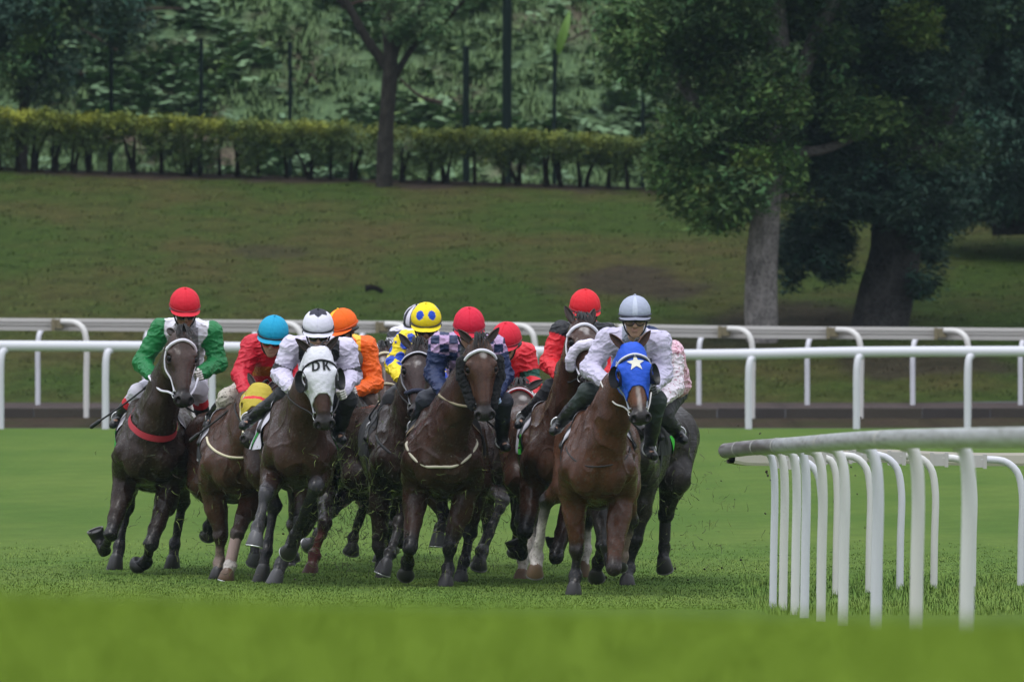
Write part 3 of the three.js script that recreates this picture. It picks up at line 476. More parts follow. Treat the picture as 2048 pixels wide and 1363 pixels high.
function hoofGeo(C, T, Lv, hoofC) { // C coronet, T toe tip
  const a = T.clone().sub(C), len = a.length(); a.normalize();
  const p = Lv.clone().cross(a).normalize(), L = a.clone().cross(p).normalize(); // p: toward the heel and sole
  const n = a.clone().multiplyScalar(0.77).addScaledVector(p, 0.64).normalize(), toe = a.clone().multiplyScalar(0.64).addScaledVector(p, -0.77).normalize();
  const S = T.clone().addScaledVector(toe, -0.072), pos = [], idx = [], N = 22, rings = [];
  const ring = (c, rx, rz, u, heel) => { const k = pos.length / 3; for (let i = 0; i < N; i++) { const t = i / N * 6.2832, cx = Math.sin(t) * rx, cz = Math.cos(t) * rz; const q = c.clone().addScaledVector(L, cx).addScaledVector(u, cz > 0 ? cz : cz * heel); pos.push(q.x, q.y, q.z); } rings.push(k); };
  ring(C.clone().addScaledVector(a, -0.02), 0.046, 0.050, p.clone().negate(), 0.8);
  ring(C.clone().addScaledVector(a, 0.006), 0.058, 0.058, p.clone().negate().lerp(toe, 0.3).normalize(), 0.9);
  ring(C.clone().lerp(S, 0.5).addScaledVector(toe, 0.006), 0.065, 0.068, toe, 0.85);
  ring(S.clone().addScaledVector(n, -0.012), 0.073, 0.077, toe, 0.82);
  ring(S, 0.072, 0.075, toe, 0.82);
  ring(S.clone().addScaledVector(n, -0.008), 0.052, 0.053, toe, 0.75);
  ring(S.clone().addScaledVector(n, -0.014), 0.004, 0.004, toe, 1);
  for (let r = 0; r < rings.length - 1; r++) for (let i = 0; i < N; i++) { const A = rings[r] + i, B = rings[r] + (i + 1) % N, c = rings[r + 1] + i, d = rings[r + 1] + (i + 1) % N; idx.push(A, c, B, B, c, d); }
  const g = new THREE.BufferGeometry(); g.setAttribute('position', new THREE.Float32BufferAttribute(pos, 3)); g.setIndex(idx); g.computeVertexNormals();
  const sp = []; for (let i = -9; i <= 9; i++) { const t = i / 9 * 2.35; const cz = Math.cos(t) * 0.071; sp.push(S.clone().addScaledVector(n, 0.003).addScaledVector(L, Math.sin(t) * 0.068).addScaledVector(toe, cz > 0 ? cz : cz * 0.82)); }
  return { hoof: g, shoe: tube(sp, 0.0075, 6, 28) };
}

function buildHorse(s) {
  const d0 = s.d, U = (q) => at(q[0], q[1], d0 - (q[2] ?? 0));
  const cb = U([s.cb[0], s.cb[1], 0.15]), yaw = s.yaw ?? 0, fw = V(Math.sin(yaw), 0, Math.cos(yaw)), rt = V(Math.cos(yaw), 0, -Math.sin(yaw)), up = V(0, 1, 0);
  const base = V(cb.x, 0, -d0), o = thing('racehorse', s.label, 'horse', base, undefined);
  const tp = s.tilt ?? 0; // the croup above or below the withers
  const T = (l, u, f) => V(cb.x, cb.y, -d0).addScaledVector(rt, l).addScaledVector(up, u + tp * -f).addScaledVector(fw, f - 0.0);
  const B3 = [rt, up, fw], coat = s.coat, dark = coat, blk = s.black ?? BLACK, Q = [];
  const W_ = s.wide ?? 1;
  Q.push(ell(T(0, 0.40, -0.20), [0.285 * W_, 0.385, 0.72], B3, coat, { k: 0.08 }), ell(T(0, 0.37, 0.36), [0.25 * W_, 0.27, 0.25], B3, dark, { k: 0.1 }));
  for (const q of [-1, 1]) {
    Q.push(ell(T(q * 0.105, 0.30, 0.51), [0.120, 0.155, 0.120], B3, dark, { k: 0.022 }));
    Q.push(cone(T(q * 0.19 * W_, 0.36, 0.42), T(q * 0.11, 0.72, 0.02), 0.112, 0.085, coat, { k: 0.035 }));
    Q.push(ell(T(q * 0.228 * W_, 0.27, 0.17), [0.088, 0.18, 0.17], B3, coat, { k: 0.03 }));
    Q.push(cone(T(q * 0.245 * W_, 0.46, 0.10), T(q * 0.20 * W_, 0.64, -0.10), 0.05, 0.04, coat, { k: 0.04 }));
    Q.push(ell(T(q * 0.16, 0.50, -1.15), [0.16, 0.24, 0.30], B3, coat, { k: 0.08 }));
  }
  Q.push(ell(T(0, 0.66, 0.02), [0.10, 0.13, 0.40], B3, coat, { k: 0.08 }), ell(T(0, 0.52, -0.8), [0.25, 0.27, 0.4], B3, coat, { k: 0.08 }), ell(T(0, 0.56, -1.1), [0.24, 0.22, 0.36], B3, coat, { k: 0.08 }));
  const torso = Q.slice();
  // head and neck
  const P = U(s.poll), M0 = U(s.muzzle), hs = s.hs ?? 1.10, LH = 0.60 * hs, dx = M0.x - P.x, dy = M0.y - P.y, dz = Math.sqrt(Math.max(0.02, LH * LH - dx * dx - dy * dy));
  const a = V(dx, dy, dz).normalize(), fy = s.faceYaw ?? 0, dn = V(Math.sin(fy), 0.25, Math.cos(fy)); dn.addScaledVector(a, -dn.dot(a)).normalize(); const r = dn.clone().cross(a).normalize().negate(); if (r.x < 0) r.negate();
  const h = (x, y, z) => P.clone().addScaledVector(r, x * hs * 1.12).addScaledVector(dn, y * hs).addScaledVector(a, z * hs), HB = [r, dn, a], hr = (x, y, z) => [x * hs * 1.12, y * hs, z * hs];
  const Hd = [], hc = s.face ?? mixc(coat, [0.08, 0.048, 0.040], 0.38), mz = s.mz ?? [0.020, 0.017, 0.017], PK = [0.05, 0.032, 0.028];
  Hd.push(ell(h(0, -0.065, 0.08), hr(0.085, 0.085, 0.12), HB, hc, { k: 0.05 }), ell(h(0, -0.055, 0.18), hr(0.098, 0.072, 0.13), HB, hc, { k: 0.05 }));
  Hd.push(cone(h(0, -0.055, 0.22), h(0, -0.052, 0.50), 0.075 * hs, 0.046 * hs, hc, { k: 0.05, c2: mz, t0: 0.75, t1: 1 }), cone(h(0, -0.13, 0.20), h(0, -0.100, 0.50), 0.088 * hs, 0.044 * hs, hc, { k: 0.04, c2: mz, t0: 0.6, t1: 1 }));
  Hd.push(cone(h(0, -0.022, 0.2), h(0, -0.024, 0.46), 0.034 * hs, 0.022 * hs, hc, { k: 0.04 }));
  for (const q of [-1, 1]) {
    Hd.push(ball(h(q * 0.080, -0.055, 0.205), 0.042 * hs, hc, { k: 0.03 }), ell(h(q * 0.074, -0.024, 0.172), hr(0.034, 0.028, 0.034), HB, hc, { k: 0.02 }));
    Hd.push(ell(h(q * 0.058, -0.165, 0.19), hr(0.046, 0.115, 0.125), HB, hc, { k: 0.04 }));
    Hd.push(cone(h(q * 0.070, -0.085, 0.26), h(q * 0.052, -0.085, 0.40), 0.020 * hs, 0.010 * hs, hc, { k: 0.025 }));
    Hd.push(ell(h(q * 0.040, -0.045, 0.553), hr(0.034, 0.034, 0.036), HB, mz, { k: 0.022 }));
  }
  Hd.push(ell(h(0, -0.068, 0.545), hr(0.060, 0.062, 0.055), HB, mz, { k: 0.04 }), ell(h(0, -0.125, 0.535), hr(0.042, 0.034, 0.05), HB, s.lip ?? mz, { k: 0.02 }));
  for (const q of [-1, 1]) { Hd.push(ell(h(q * 0.046, -0.022, 0.570), hr(0.015, 0.024, 0.026), HB, PK.map((v) => v * 0.25), { cut: true, k: 0.012 })); Hd.push(ell(h(q * 0.100, -0.036, 0.210), hr(0.026, 0.026, 0.034), HB, [0.006, 0.005, 0.005], { cut: true, k: 0.008 })); }
  Hd.push(ell(h(0, -0.098, 0.60), hr(0.060, 0.007, 0.050), HB, [0.008, 0.006, 0.006], { cut: true, k: 0.01 }));
  if (s.star) for (const [x, z, rx, rz] of s.star) { const c = project(Hd, h(x, 0.03, z), -0.012); Hd.push(ell(c, hr(rx, 0.014, rz), HB, [0.5, 0.46, 0.44], { k: 0.004, sharp: 0.003 })); }
  const crest = T(0, 0.70, 0.16), thr = T(0, 0.40, 0.46), cP = h(0, -0.09, 0.03), tP = h(0, -0.20, 0.10), neckC = s.neck ?? coat;
  const mid = (A, Bq, t, lift) => A.clone().lerp(Bq, t).addScaledVector(up, lift);
  const cm = mid(crest, cP, 0.5, 0.03), tm = mid(thr, tP, 0.5, -0.02), nm = mid(crest.clone().lerp(thr, 0.5), cP.clone().lerp(tP, 0.5), 0.5, 0);
  const nw = s.neckW ?? 1, Nk = [cone(crest, cm, 0.135, 0.092, neckC, { k: 0.09 }), cone(cm, cP, 0.092, 0.080, neckC, { k: 0.06 }), cone(thr, tm, 0.185 * nw, 0.120 * nw, neckC, { k: 0.09 }), cone(tm, tP, 0.120, 0.088, neckC, { k: 0.06 }), cone(crest.clone().lerp(thr, 0.5), nm, 0.195 * nw, 0.130 * nw, neckC, { k: 0.08 }), cone(nm, cP.clone().lerp(tP, 0.5), 0.130, 0.096, neckC, { k: 0.06 })];
  const faceSet = [...Hd.filter((p) => !p.cut)];
  Q.push(...Nk, ...Hd.filter((p) => !p.cut));
  // legs
  const legs = [['fl', -1, 0], ['fr', 1, 0], ['hl', -1, 1], ['hr', 1, 1]], hooves = [], lc = s.legs.c ?? 'kkkk', cannons = [];
  legs.forEach(([k, q, hind], i) => {
    const [kp, fp, tpx] = [U(s.legs[k].slice(0, 3)), U(s.legs[k].slice(3, 6)), U(s.legs[k].slice(6, 9))];
    const low = LEG[lc[i]] ?? blk, kn = s.legs.kn ?? blk, C = fp.clone().lerp(tpx, 0.46), up2 = mixc(coat, blk, 0.15);
    const side = V(1, 0, 0);
    if (!hind) {
      const E = T(q * 0.185 * W_, 0.17, 0.12).lerp(kp, 0.06), dir = kp.clone().sub(E).normalize();
      Q.push(cone(T(q * 0.20 * W_, 0.32, 0.34), E, 0.118, 0.105, coat, { k: 0.035 }));
      Q.push(cone(E, kp, 0.104, 0.050, coat, { k: 0.05, c2: kn, t0: s.legs.t0 ?? 0.55, t1: 0.98 }));
      Q.push(ell(E.clone().lerp(kp, 0.28).addScaledVector(side, q * 0.02), [0.070, 0.16, 0.080], null, coat, { k: 0.05 }));
      Q.push(ball(kp, 0.055, kn, { k: 0.03 }), ball(kp.clone().lerp(fp, 0.14), 0.042, kn, { k: 0.03 }));
    } else {
      const St = s.legs['s' + k[1]] ? U(s.legs['s' + k[1]]) : T(q * 0.21, 0.20, -0.92).lerp(kp, 0.12);
      Q.push(cone(T(q * 0.15, 0.50, -1.18), St, 0.195, 0.135, coat, { k: 0.08 }));
      Q.push(cone(St, kp, 0.115, 0.048, coat, { k: 0.05, c2: blk, t0: 0.6, t1: 1 }));
      Q.push(cone(T(q * 0.13, 0.3, -1.42), kp, 0.09, 0.032, coat, { k: 0.05, c2: blk }));
      Q.push(ball(kp, 0.057, blk, { k: 0.03 }), ell(kp.clone().add(V(0, 0.02, -0.045)), [0.03, 0.05, 0.035], null, blk, { k: 0.03 }));
    }
    const mid1 = mixc(hind ? blk : kn, low, 0.25), hi = lc[i] === 'w' || lc[i] === 'p' || lc[i] === 'g' || lc[i] === 't' ? mid1 : low;
    Q.push(cone(kp, fp, 0.036, 0.033, hi, { k: 0.03, c2: low, t0: 0.25, t1: 0.45 }));
    const back = V(0, 0, -0.018); Q.push(cone(kp.clone().lerp(fp, 0.3).add(back), fp.clone().add(back), 0.024, 0.026, hi, { k: 0.025, c2: low, t0: 0.1, t1: 0.3 }));
    Q.push(ball(fp, 0.046, low, { k: 0.03 }), ell(fp.clone().add(V(0, -0.012, -0.02)), [0.036, 0.04, 0.036], null, low, { k: 0.03 }));
    Q.push(cone(fp, C, 0.038, 0.046, low, { k: 0.03 }));
    hooves.push({ ...hoofGeo(C, tpx, rt, 0), i, hc: lc[i] === 'w' ? [0.13, 0.075, 0.045] : lc[i] === 'r' ? [0.07, 0.02, 0.015] : lc[i] === 'g' ? [0.075, 0.072, 0.078] : HOOFC });
    cannons.push([kp, fp, C]);
  });
  Q.push(...Hd.filter((p) => p.cut));
  const seed = s.seed, hm = h(0, -0.08, 0.28);
  const body = polygonize(Q, 0.012, { origin: base, disp: (x, y, z) => { const hd = Math.hypot(x - hm.x, y - hm.y, z - hm.z), kk = sstep(0.28, 0.6, hd); return kk * (-0.010 * Math.pow(1 - Math.abs(noise(x * 6 + seed, y * 4.5, z * 6)), 7) + 0.005 * noise(x * 14, y * 11, z * 11)) + (0.2 + 0.8 * kk) * 0.008 * noise(x * 5 + seed, y * 4, z * 4); }, color: (c, x, y, z) => { if (y < 1.35 && noise(x * 75, y * 75, z * 75) > 0.43 - 0.1 * sstep(1.2, 0.2, y) - 0.16 * noise(x * 3, y * 3, z * 3 + seed)) return mixc(c, [0.075, 0.065, 0.052], 0.55); const k = 1 + 0.25 * noise(x * 9, y * 9, z * 9) + 0.5 * fbm(x * 3 + seed, y * 3, z * 3) + 0.34 * noise(x * 62, y * 34, z * 62) + 0.2 * noise(x * 28, y * 9, z * 28); return [c[0] * k, c[1] * k, c[2] * k]; } });
  part('body', body, coatMat, o);
  for (const q of hooves) { const m = part('hoof', moved(q.hoof, base), std({ color: rgb(...q.hc), roughness: 0.4 }), o); part('horseshoe', moved(q.shoe, base), (s.legs.shoe ?? []).includes(q.i) ? steel : ironMat, m); }
  // eyes, ears, forelock, mane, tail
  for (const q of [-1, 1]) { const c = h(q * 0.087, -0.034, 0.210); part('eye', moved(new THREE.SphereGeometry(0.025 * hs, 14, 10).translate(c.x, c.y, c.z), base), eyeMat, o); }
  const ears = s.ears ?? [[-0.06, 0.1], [0.06, 0.1]];
  for (const q of [-1, 1]) {
    const e0 = h(q * 0.052, -0.045, -0.005), back = s.earBack ?? 0.35, dirE = a.clone().negate().multiplyScalar(0.85).addScaledVector(r, q * (s.earOut ?? 0.32)).addScaledVector(dn, 0.25 - back).normalize(), face = r.clone().multiplyScalar(q * 0.35).addScaledVector(dn, 1).normalize(), sd = dirE.clone().cross(face).normalize(), ff = sd.clone().cross(dirE).normalize(), L = 0.145 * hs * (s.earL ?? 1), N = 12, R = 10, pos = [], idx = [], col = [];
    for (let i = 0; i <= N; i++) { const t = i / N, w = 0.0285 * hs * Math.pow(Math.sin(Math.PI * Math.min(1, 0.22 + 0.78 * t)), 0.8) + 0.002, bend = 0.02 * Math.sin(t * 1.6); for (let j = 0; j < 2 * R; j++) { const inner = j >= R, u = inner ? (2 * R - 1 - j) / (R - 1) : j / (R - 1), ph = (u - 0.5) * 4.3, ww = inner ? w * 0.78 : w; const p = e0.clone().addScaledVector(dirE, t * L - (inner ? 0.004 : 0)).addScaledVector(sd, Math.sin(ph) * ww).addScaledVector(ff, -Math.cos(ph) * ww * 0.75 + bend); pos.push(p.x, p.y, p.z); const c = inner ? mixc(hc, blk, 0.55) : mixc(hc, blk, 0.1 + 0.6 * t * t); col.push(...c); } }
    for (let i = 0; i < N; i++) for (let j = 0; j < 2 * R; j++) { const A = i * 2 * R + j, Bq = i * 2 * R + (j + 1) % (2 * R), c = A + 2 * R, e = Bq + 2 * R; idx.push(A, Bq, e, A, e, c); }
    const g = new THREE.BufferGeometry(); g.setAttribute('position', new THREE.Float32BufferAttribute(pos, 3)); g.setAttribute('color', new THREE.Float32BufferAttribute(col, 3)); g.setIndex(idx); g.computeVertexNormals(); part('ear', moved(g, base), std({ vertexColors: true, roughness: 0.6, side: THREE.DoubleSide }), o);
  }
  const hq = rng(seed * 13 + 5), tuft = []; for (let i = 0; i < 26; i++) { const x = (hq() - 0.5) * 0.07, A = h(x, -0.02, -0.02); tuft.push(tube([A, A.clone().addScaledVector(a, -0.035 - 0.03 * hq()).addScaledVector(dn, 0.03), A.clone().addScaledVector(a, 0.03 + 0.02 * hq()).addScaledVector(dn, 0.055).addScaledVector(r, x * 0.8 + (hq() - 0.5) * 0.05), A.clone().addScaledVector(a, 0.07 + 0.06 * hq()).addScaledVector(dn, 0.045).addScaledVector(r, x + (hq() - 0.5) * 0.08)], 0.0055, 4, 7, false, (t) => 1.1 - t)); }
  if (!s.hood) part('forelock', moved(bare(mergeGeometries(tuft)), base), hairMat, o);
  const mane = []; for (let i = 0; i < 44; i++) { const t = i / 43, A = t < 0.5 ? crest.clone().lerp(cm, t * 2) : cm.clone().lerp(cP, t * 2 - 1); A.addScaledVector(up, (t < 0.5 ? lerp(0.12, 0.08, t * 2) : lerp(0.08, 0.07, t * 2 - 1)) * 0.95); const w = (hq() - 0.5) * 0.1; mane.push(tube([A, A.clone().add(V(0.05 + 0.03 * hq() + w * 0.3, 0.035 + 0.03 * hq(), -0.07)), A.clone().add(V(0.10 + w, -0.02 - 0.05 * hq(), -0.12 - 0.08 * hq()))], 0.010, 5, 6, false, (t2) => 1.1 - t2)); }
  part('mane', moved(bare(mergeGeometries(mane)), base), hairMat, o);
  const tl = []; for (let i = 0; i < 22; i++) { const A = T((hq() - 0.5) * 0.05, 0.70, -1.42), x = (hq() - 0.5) * 0.25; tl.push(tube([A, A.clone().add(V(x * 0.3, 0.05, -0.16)), A.clone().add(V(x * 0.8, -0.10 - 0.05 * hq(), -0.42)), A.clone().add(V(x * 1.3, -0.30 - 0.15 * hq(), -0.62 - 0.15 * hq()))], 0.016, 5, 10, false, (t) => 1.1 - t)); }
  part('tail', moved(bare(mergeGeometries(tl)), base), hairMat, o);

  // ---- tack, fitted to the skin
  const headSet = [...faceSet, ...Nk], fit = (pts, off) => pts.map((p) => project(headSet, p, off));
  const strap = (name, pts, rr, mat, off, parent = o) => part(name, moved(capTube(fit(pts, off ?? rr * 0.6), rr, 7, pts.length * 5), base), mat, parent);
  const bm = cloth(s.bridle ?? [0.012, 0.012, 0.013]), bb = cloth(s.brow ?? s.bridle ?? [0.012, 0.012, 0.013]), br = s.browR ?? 0.011;
  if (!s.hood || s.hoodBrow) { const m = strap('browband', [-1, -0.75, -0.45, -0.15, 0.15, 0.45, 0.75, 1].map((u) => h(u * 0.105, 0.05 - 0.10 * u * u, 0.075 + 0.05 * u * u)), br, bb, s.hood ? 0.02 : undefined); if (s.brow2) strap('browband_stripe', [-1, -0.75, -0.45, -0.15, 0.15, 0.45, 0.75, 1].map((u) => h(u * 0.105, 0.05 - 0.10 * u * u, 0.075 + 0.05 * u * u + 0.004)), br * 0.42, cloth(s.brow2), br * 1.35, m); }
  for (const q of [-1, 1]) {
    const ck = [[0.105, -0.06, 0.10], [0.115, -0.10, 0.17], [0.11, -0.13, 0.26], [0.09, -0.13, 0.36], [0.072, -0.112, 0.455]].map(([x, y, z]) => h(q * x, y, z));
    strap('cheek_strap', ck, s.bridleR ?? 0.0085, bm, s.hood ? 0.014 : undefined);
    const bit = project(headSet, h(q * 0.075, -0.105, 0.475), 0.006), ring = new THREE.TorusGeometry(0.032, 0.0042, 6, 18); ring.rotateY(q * 1.0 + fy).translate(bit.x, bit.y - 0.01, bit.z); part('bit_ring', moved(ring, base), steel, o);
  }
  if (s.nose) { const z0 = s.nose.z ?? 0.36, ring = []; for (let i = 0; i < 12; i++) { const t = i / 12 * 6.283; ring.push(h(Math.sin(t) * 0.12, -0.08 + Math.cos(t) * 0.12, z0 + 0.02 * Math.cos(t))); } const f = fit(ring, s.nose.r * 0.6); part('noseband', moved(tube(f, s.nose.r, 10, 60, true), base), cloth(s.nose.c, { bumpMap: hairTex, bumpScale: 0.004 }), o); }
  if (s.roll) { // a thick sheepskin roll across the nose
    const pts = []; for (let i = 0; i <= 8; i++) { const t = (i / 8 - 0.5) * 4.2; pts.push(h(Math.sin(t) * 0.13, -0.075 + Math.cos(t) * 0.13, 0.29 + 0.05 * (1 - Math.cos(t)))); }
    const f = fit(pts, 0.035), q = []; for (let i = 0; i < f.length - 1; i++) q.push(cone(f[i], f[i + 1], 0.043, 0.0429, s.roll, { k: 0.01 }));
    part('sheepskin_noseband', polygonize(q, 0.008, { origin: base, disp: (x, y, z) => 0.005 * noise(x * 55, y * 55, z * 55), color: (c) => c }), std({ vertexColors: true, roughness: 0.95 }), o);
  }
  if (s.cheekRolls) for (const q of [-1, 1]) {
    const f = fit([[0.10, -0.09, 0.13], [0.12, -0.12, 0.24], [0.115, -0.14, 0.36], [0.10, -0.15, 0.46]].map(([x, y, z]) => h(q * x, y, z)), 0.03), k = []; for (let i = 0; i < 3; i++) k.push(cone(f[i], f[i + 1], 0.048, 0.0479, s.cheekRolls, { k: 0.01 }));
    part('sheepskin_cheek_roll', polygonize(k, 0.009, { origin: base, disp: (x, y, z) => 0.012 * noise(x * 40, y * 40, z * 40), color: (c) => c }), std({ vertexColors: true, roughness: 1 }), o);
  }
  if (s.hood) { // a fitted hood with eye openings
    const inv = (x, y, z) => { const dX = x - P.x, dY = y - P.y, dZ = z - P.z; return [(dX * r.x + dY * r.y + dZ * r.z) / hs / 1.12, (dX * dn.x + dY * dn.y + dZ * dn.z) / hs, (dX * a.x + dY * a.y + dZ * a.z) / hs]; };
    const eyes = [-1, 1].map((q) => h(q * 0.098, -0.045, 0.212));
    const hood = polygonize([...faceSet, ...Nk.slice(1)], 0.0085, { origin: base, disp: (x, y, z) => -0.010 + 0.003 * noise(x * 30, y * 30, z * 30), clip: (x, y, z) => {
      const [X, Y, Z] = inv(x, y, z); let e = Math.max(Z - (s.hood.low ?? 0.33) - 0.5 * Math.max(0, -Y - 0.03) - 1.1 * Math.max(0, Math.abs(X) - 0.03) , -Z - 0.015 - 0.15 * Math.max(0, -Y), -Y - 0.27 + 0.25 * Z);
      for (const q of eyes) e = Math.max(e, 0.046 * hs - Math.hypot(x - q.x, y - q.y, z - q.z)); return e * 0.8;
    }, color: (c, x, y, z) => { const [, Y, Z] = inv(x, y, z); const b = s.hood.band; return b && Math.abs(Z - b[0]) < b[1] ? b[2] : s.hood.c; } });
    part('hood', hood, std({ vertexColors: true, roughness: 0.7, bumpMap: hairTex, bumpScale: 0.002 }), o);
    if (s.hood.trim) { const m = strap('hood_trim', [-1, -0.7, -0.4, -0.1, 0.1, 0.4, 0.7, 1].map((u) => h(u * 0.11, 0.05 - 0.11 * u * u, 0.085 + 0.05 * u * u)), 0.009, cloth(s.hood.trim), 0.016); if (s.hood.trim2) strap('hood_trim', [-1, -0.7, -0.4, -0.1, 0.1, 0.4, 0.7, 1].map((u) => h(u * 0.11, 0.05 - 0.11 * u * u, 0.105 + 0.05 * u * u)), 0.006, cloth(s.hood.trim2), 0.015); }
    if (s.hood.cups) for (const q of [-1, 1]) { // half cups that stand out behind each eye
      const c = h(q * 0.100, -0.055, 0.225), out = r.clone().multiplyScalar(q).addScaledVector(dn, 0.15).normalize(), N = 20, pos = [], idx = [];
      for (let i = 0; i <= N; i++) { const t = (i / N) * 6.283, back = 0.5 + 0.5 * Math.cos(t); /* 1 at the rear */ for (let j = 0; j < 5; j++) { const v = j / 4, rad = (0.054 + 0.020 * Math.sin(v * 1.5)) * hs, e = v * (0.018 + 0.070 * back) * hs; const p = c.clone().addScaledVector(dn, -Math.cos(t) * rad * 0.9).addScaledVector(a, Math.sin(t) * rad * 1.15).addScaledVector(out, e - 0.01).addScaledVector(dn, v * 0.022 * back); pos.push(p.x, p.y, p.z); } }
      for (let i = 0; i < N; i++) for (let j = 0; j < 4; j++) { const A = i * 5 + j; idx.push(A, A + 1, A + 6, A, A + 6, A + 5); }
      const g = new THREE.BufferGeometry(); g.setAttribute('position', new THREE.Float32BufferAttribute(pos, 3)); g.setIndex(idx); g.computeVertexNormals(); part('eye_cup', moved(g, base), std({ color: rgb(0.009, 0.009, 0.010), roughness: 0.4, side: THREE.DoubleSide }), o);
    }
    if (s.hood.mark) { // a cut out cloth mark sewn on the forehead: its corners lie on the hood
      for (const sh of s.hood.mark) { let g = new THREE.ShapeGeometry(sh.shape, 6).toNonIndexed(); for (let n = 0; n < 3; n++) g = subdivide(g); const p = g.attributes.position, q = V(); for (let i = 0; i < p.count; i++) { q.copy(h(p.getX(i) + sh.x, 0.04, sh.z - p.getY(i))); const w = project(faceSet, q, 0.0165); p.setXYZ(i, w.x, w.y, w.z); } g.computeVertexNormals(); part(sh.name, moved(bare(g), base), cloth(sh.c), o); }
    }
  }
  // breastplate or neck strap round the neck base, saddle, saddle cloth, girth
  const neckSet = [...Nk, ...torso];
  const loop = (name, pts, rr, mat) => part(name, moved(capTube(pts.map((p) => project(neckSet, p, rr * 0.6)), rr, 7, pts.length * 7), base), mat, o);
  if (s.plate) { const { c, r: rr, low = 0.34, hi = 0.74 } = s.plate; loop('breastplate', [-1.5, -1.15, -0.8, -0.45, -0.15, 0.15, 0.45, 0.8, 1.15, 1.5].map((t) => T(Math.sin(t) * 0.26, low + (hi - low) * (1 - Math.cos(t)) * 0.55, 0.72 - 0.55 * (1 - Math.cos(t)))), rr, cloth(c)); }
  if (s.collar) { const pts = Array.from({ length: 49 }, (_, i) => -2.2 + 4.4 * i / 48).map((t) => { const c = nm.clone().lerp(crest.clone().lerp(thr, 0.5), s.collar.t); return c.addScaledVector(rt, Math.sin(t) * 0.2).addScaledVector(up, -Math.cos(t) * 0.13).addScaledVector(fw, Math.cos(t) * 0.2); }); const f = pts.map((p) => project(neckSet, p, 0.004)), pos = [], idx = []; const hgt = s.collar.h; f.forEach((p, i) => { for (const v of [-0.5, 0, 0.5]) { const q = project(neckSet, p.clone().addScaledVector(up, v * hgt), 0.016); pos.push(q.x, q.y, q.z); } if (i) for (let j = 0; j < 2; j++) { const A = (i - 1) * 3 + j; idx.push(A, A + 1, A + 4, A, A + 4, A + 3); } }); const g = new THREE.BufferGeometry(); g.setAttribute('position', new THREE.Float32BufferAttribute(pos, 3)); g.setIndex(idx); g.computeVertexNormals(); part('neck_strap', moved(g, base), cloth(s.collar.c), o); }
  const drape = (f0, f1, p0, p1, off, colf, nF = 16, nP = 40, flap = 0) => { const pos = [], idx = [], col = []; for (let i = 0; i <= nF; i++) for (let j = 0; j <= nP; j++) { const f = lerp(f0, f1, i / nF), ph = lerp(p0, p1, j / nP), dir = V(0, 0, 0).addScaledVector(rt, Math.sin(ph)).addScaledVector(up, Math.cos(ph)), A = T(0, 0.42, f); let t = 0.62; for (let n = 0; n < 40; n++) { const q = A.clone().addScaledVector(dir, t), e = evalF(torso, q.x, q.y, q.z) - off; if (e < 0.001) break; t -= e * 0.8; } const rip = off * 0.5 * Math.sin(f * 40 + ph * 5) * Math.abs(Math.sin(ph)); const fl = flap * Math.pow(Math.max(0, Math.abs(ph) - 0.9), 1.5); const q = A.addScaledVector(dir, t + rip + fl * (0.6 + 0.4 * Math.sin(f * 23 + seed))); pos.push(q.x, q.y, q.z); col.push(...colf(i / nF, j / nP)); } for (let i = 0; i < nF; i++) for (let j = 0; j < nP; j++) { const A = i * (nP + 1) + j; idx.push(A, A + 1, A + nP + 2, A, A + nP + 2, A + nP + 1); } const g = new THREE.BufferGeometry(); g.setAttribute('position', new THREE.Float32BufferAttribute(pos, 3)); g.setAttribute('color', new THREE.Float32BufferAttribute(col, 3)); g.setIndex(idx); g.computeVertexNormals(); return moved(g, base); };
  const sc = s.cloth ?? { c: [0.012, 0.012, 0.013] };
  part('saddle_cloth', drape(0.05, -0.62, -1.75, 1.75, 0.012, (u, v) => { const e = Math.min(u, v * 2.6, (1 - v) * 2.6, 1 - u); return e < 0.055 && sc.edge ? sc.edge : sc.c; }, 18, 44, sc.flap ?? 0), vcloth, o);
  part('girth', drape(-0.02, -0.12, -3.14, 3.14, 0.016, () => sc.girth ?? [0.02, 0.02, 0.022], 3, 60), vcloth, o);
  if (sc.tag) for (const q of [-1, 1]) { const g = drape(sc.tag.f ?? 0.06, (sc.tag.f ?? 0.06) - 0.13, q * 1.2, q * 1.74, 0.021, () => sc.tag.c, 4, 8, sc.flap ?? 0); part('number_tag', g, vcloth, o); }
  const sd = [ell(T(0, 0.845, -0.25), [0.11, 0.035, 0.20], B3, [1, 1, 1], { k: 0.03 }), ell(T(0, 0.875, -0.05), [0.07, 0.035, 0.05], B3, [1, 1, 1], { k: 0.04 })]; for (const q of [-1, 1]) sd.push(cone(T(q * 0.10, 0.83, -0.18), T(q * 0.29, 0.52, -0.06), 0.035, 0.03, [1, 1, 1], { k: 0.05 }));
  const sg = polygonize(sd, 0.012, { origin: base }); sg.deleteAttribute('color'); part('saddle', sg, leather, o);
  // reins run from the bit to the rider's hands
  const rm = cloth(s.rein ?? [0.014, 0.013, 0.013]);
  for (const [q, k] of [[-1, 0], [1, 1]]) { const hd = s.jock.wr[k]; if (!hd) continue; const e = U(hd), b = project(headSet, h(q * 0.08, -0.11, 0.485), 0.012), m = b.clone().lerp(e, 0.5).add(V(0, -0.03, 0)), all = [...headSet, ...torso]; const pts = [b, b.clone().lerp(m, 0.5), m, m.clone().lerp(e, 0.5), e].map((p, i) => i && i < 4 && evalF(all, p.x, p.y, p.z) < 0.012 ? project(all, p, 0.012) : p); part('rein', moved(tube(pts, s.reinR ?? 0.007, 6, 30), base), rm, o); }
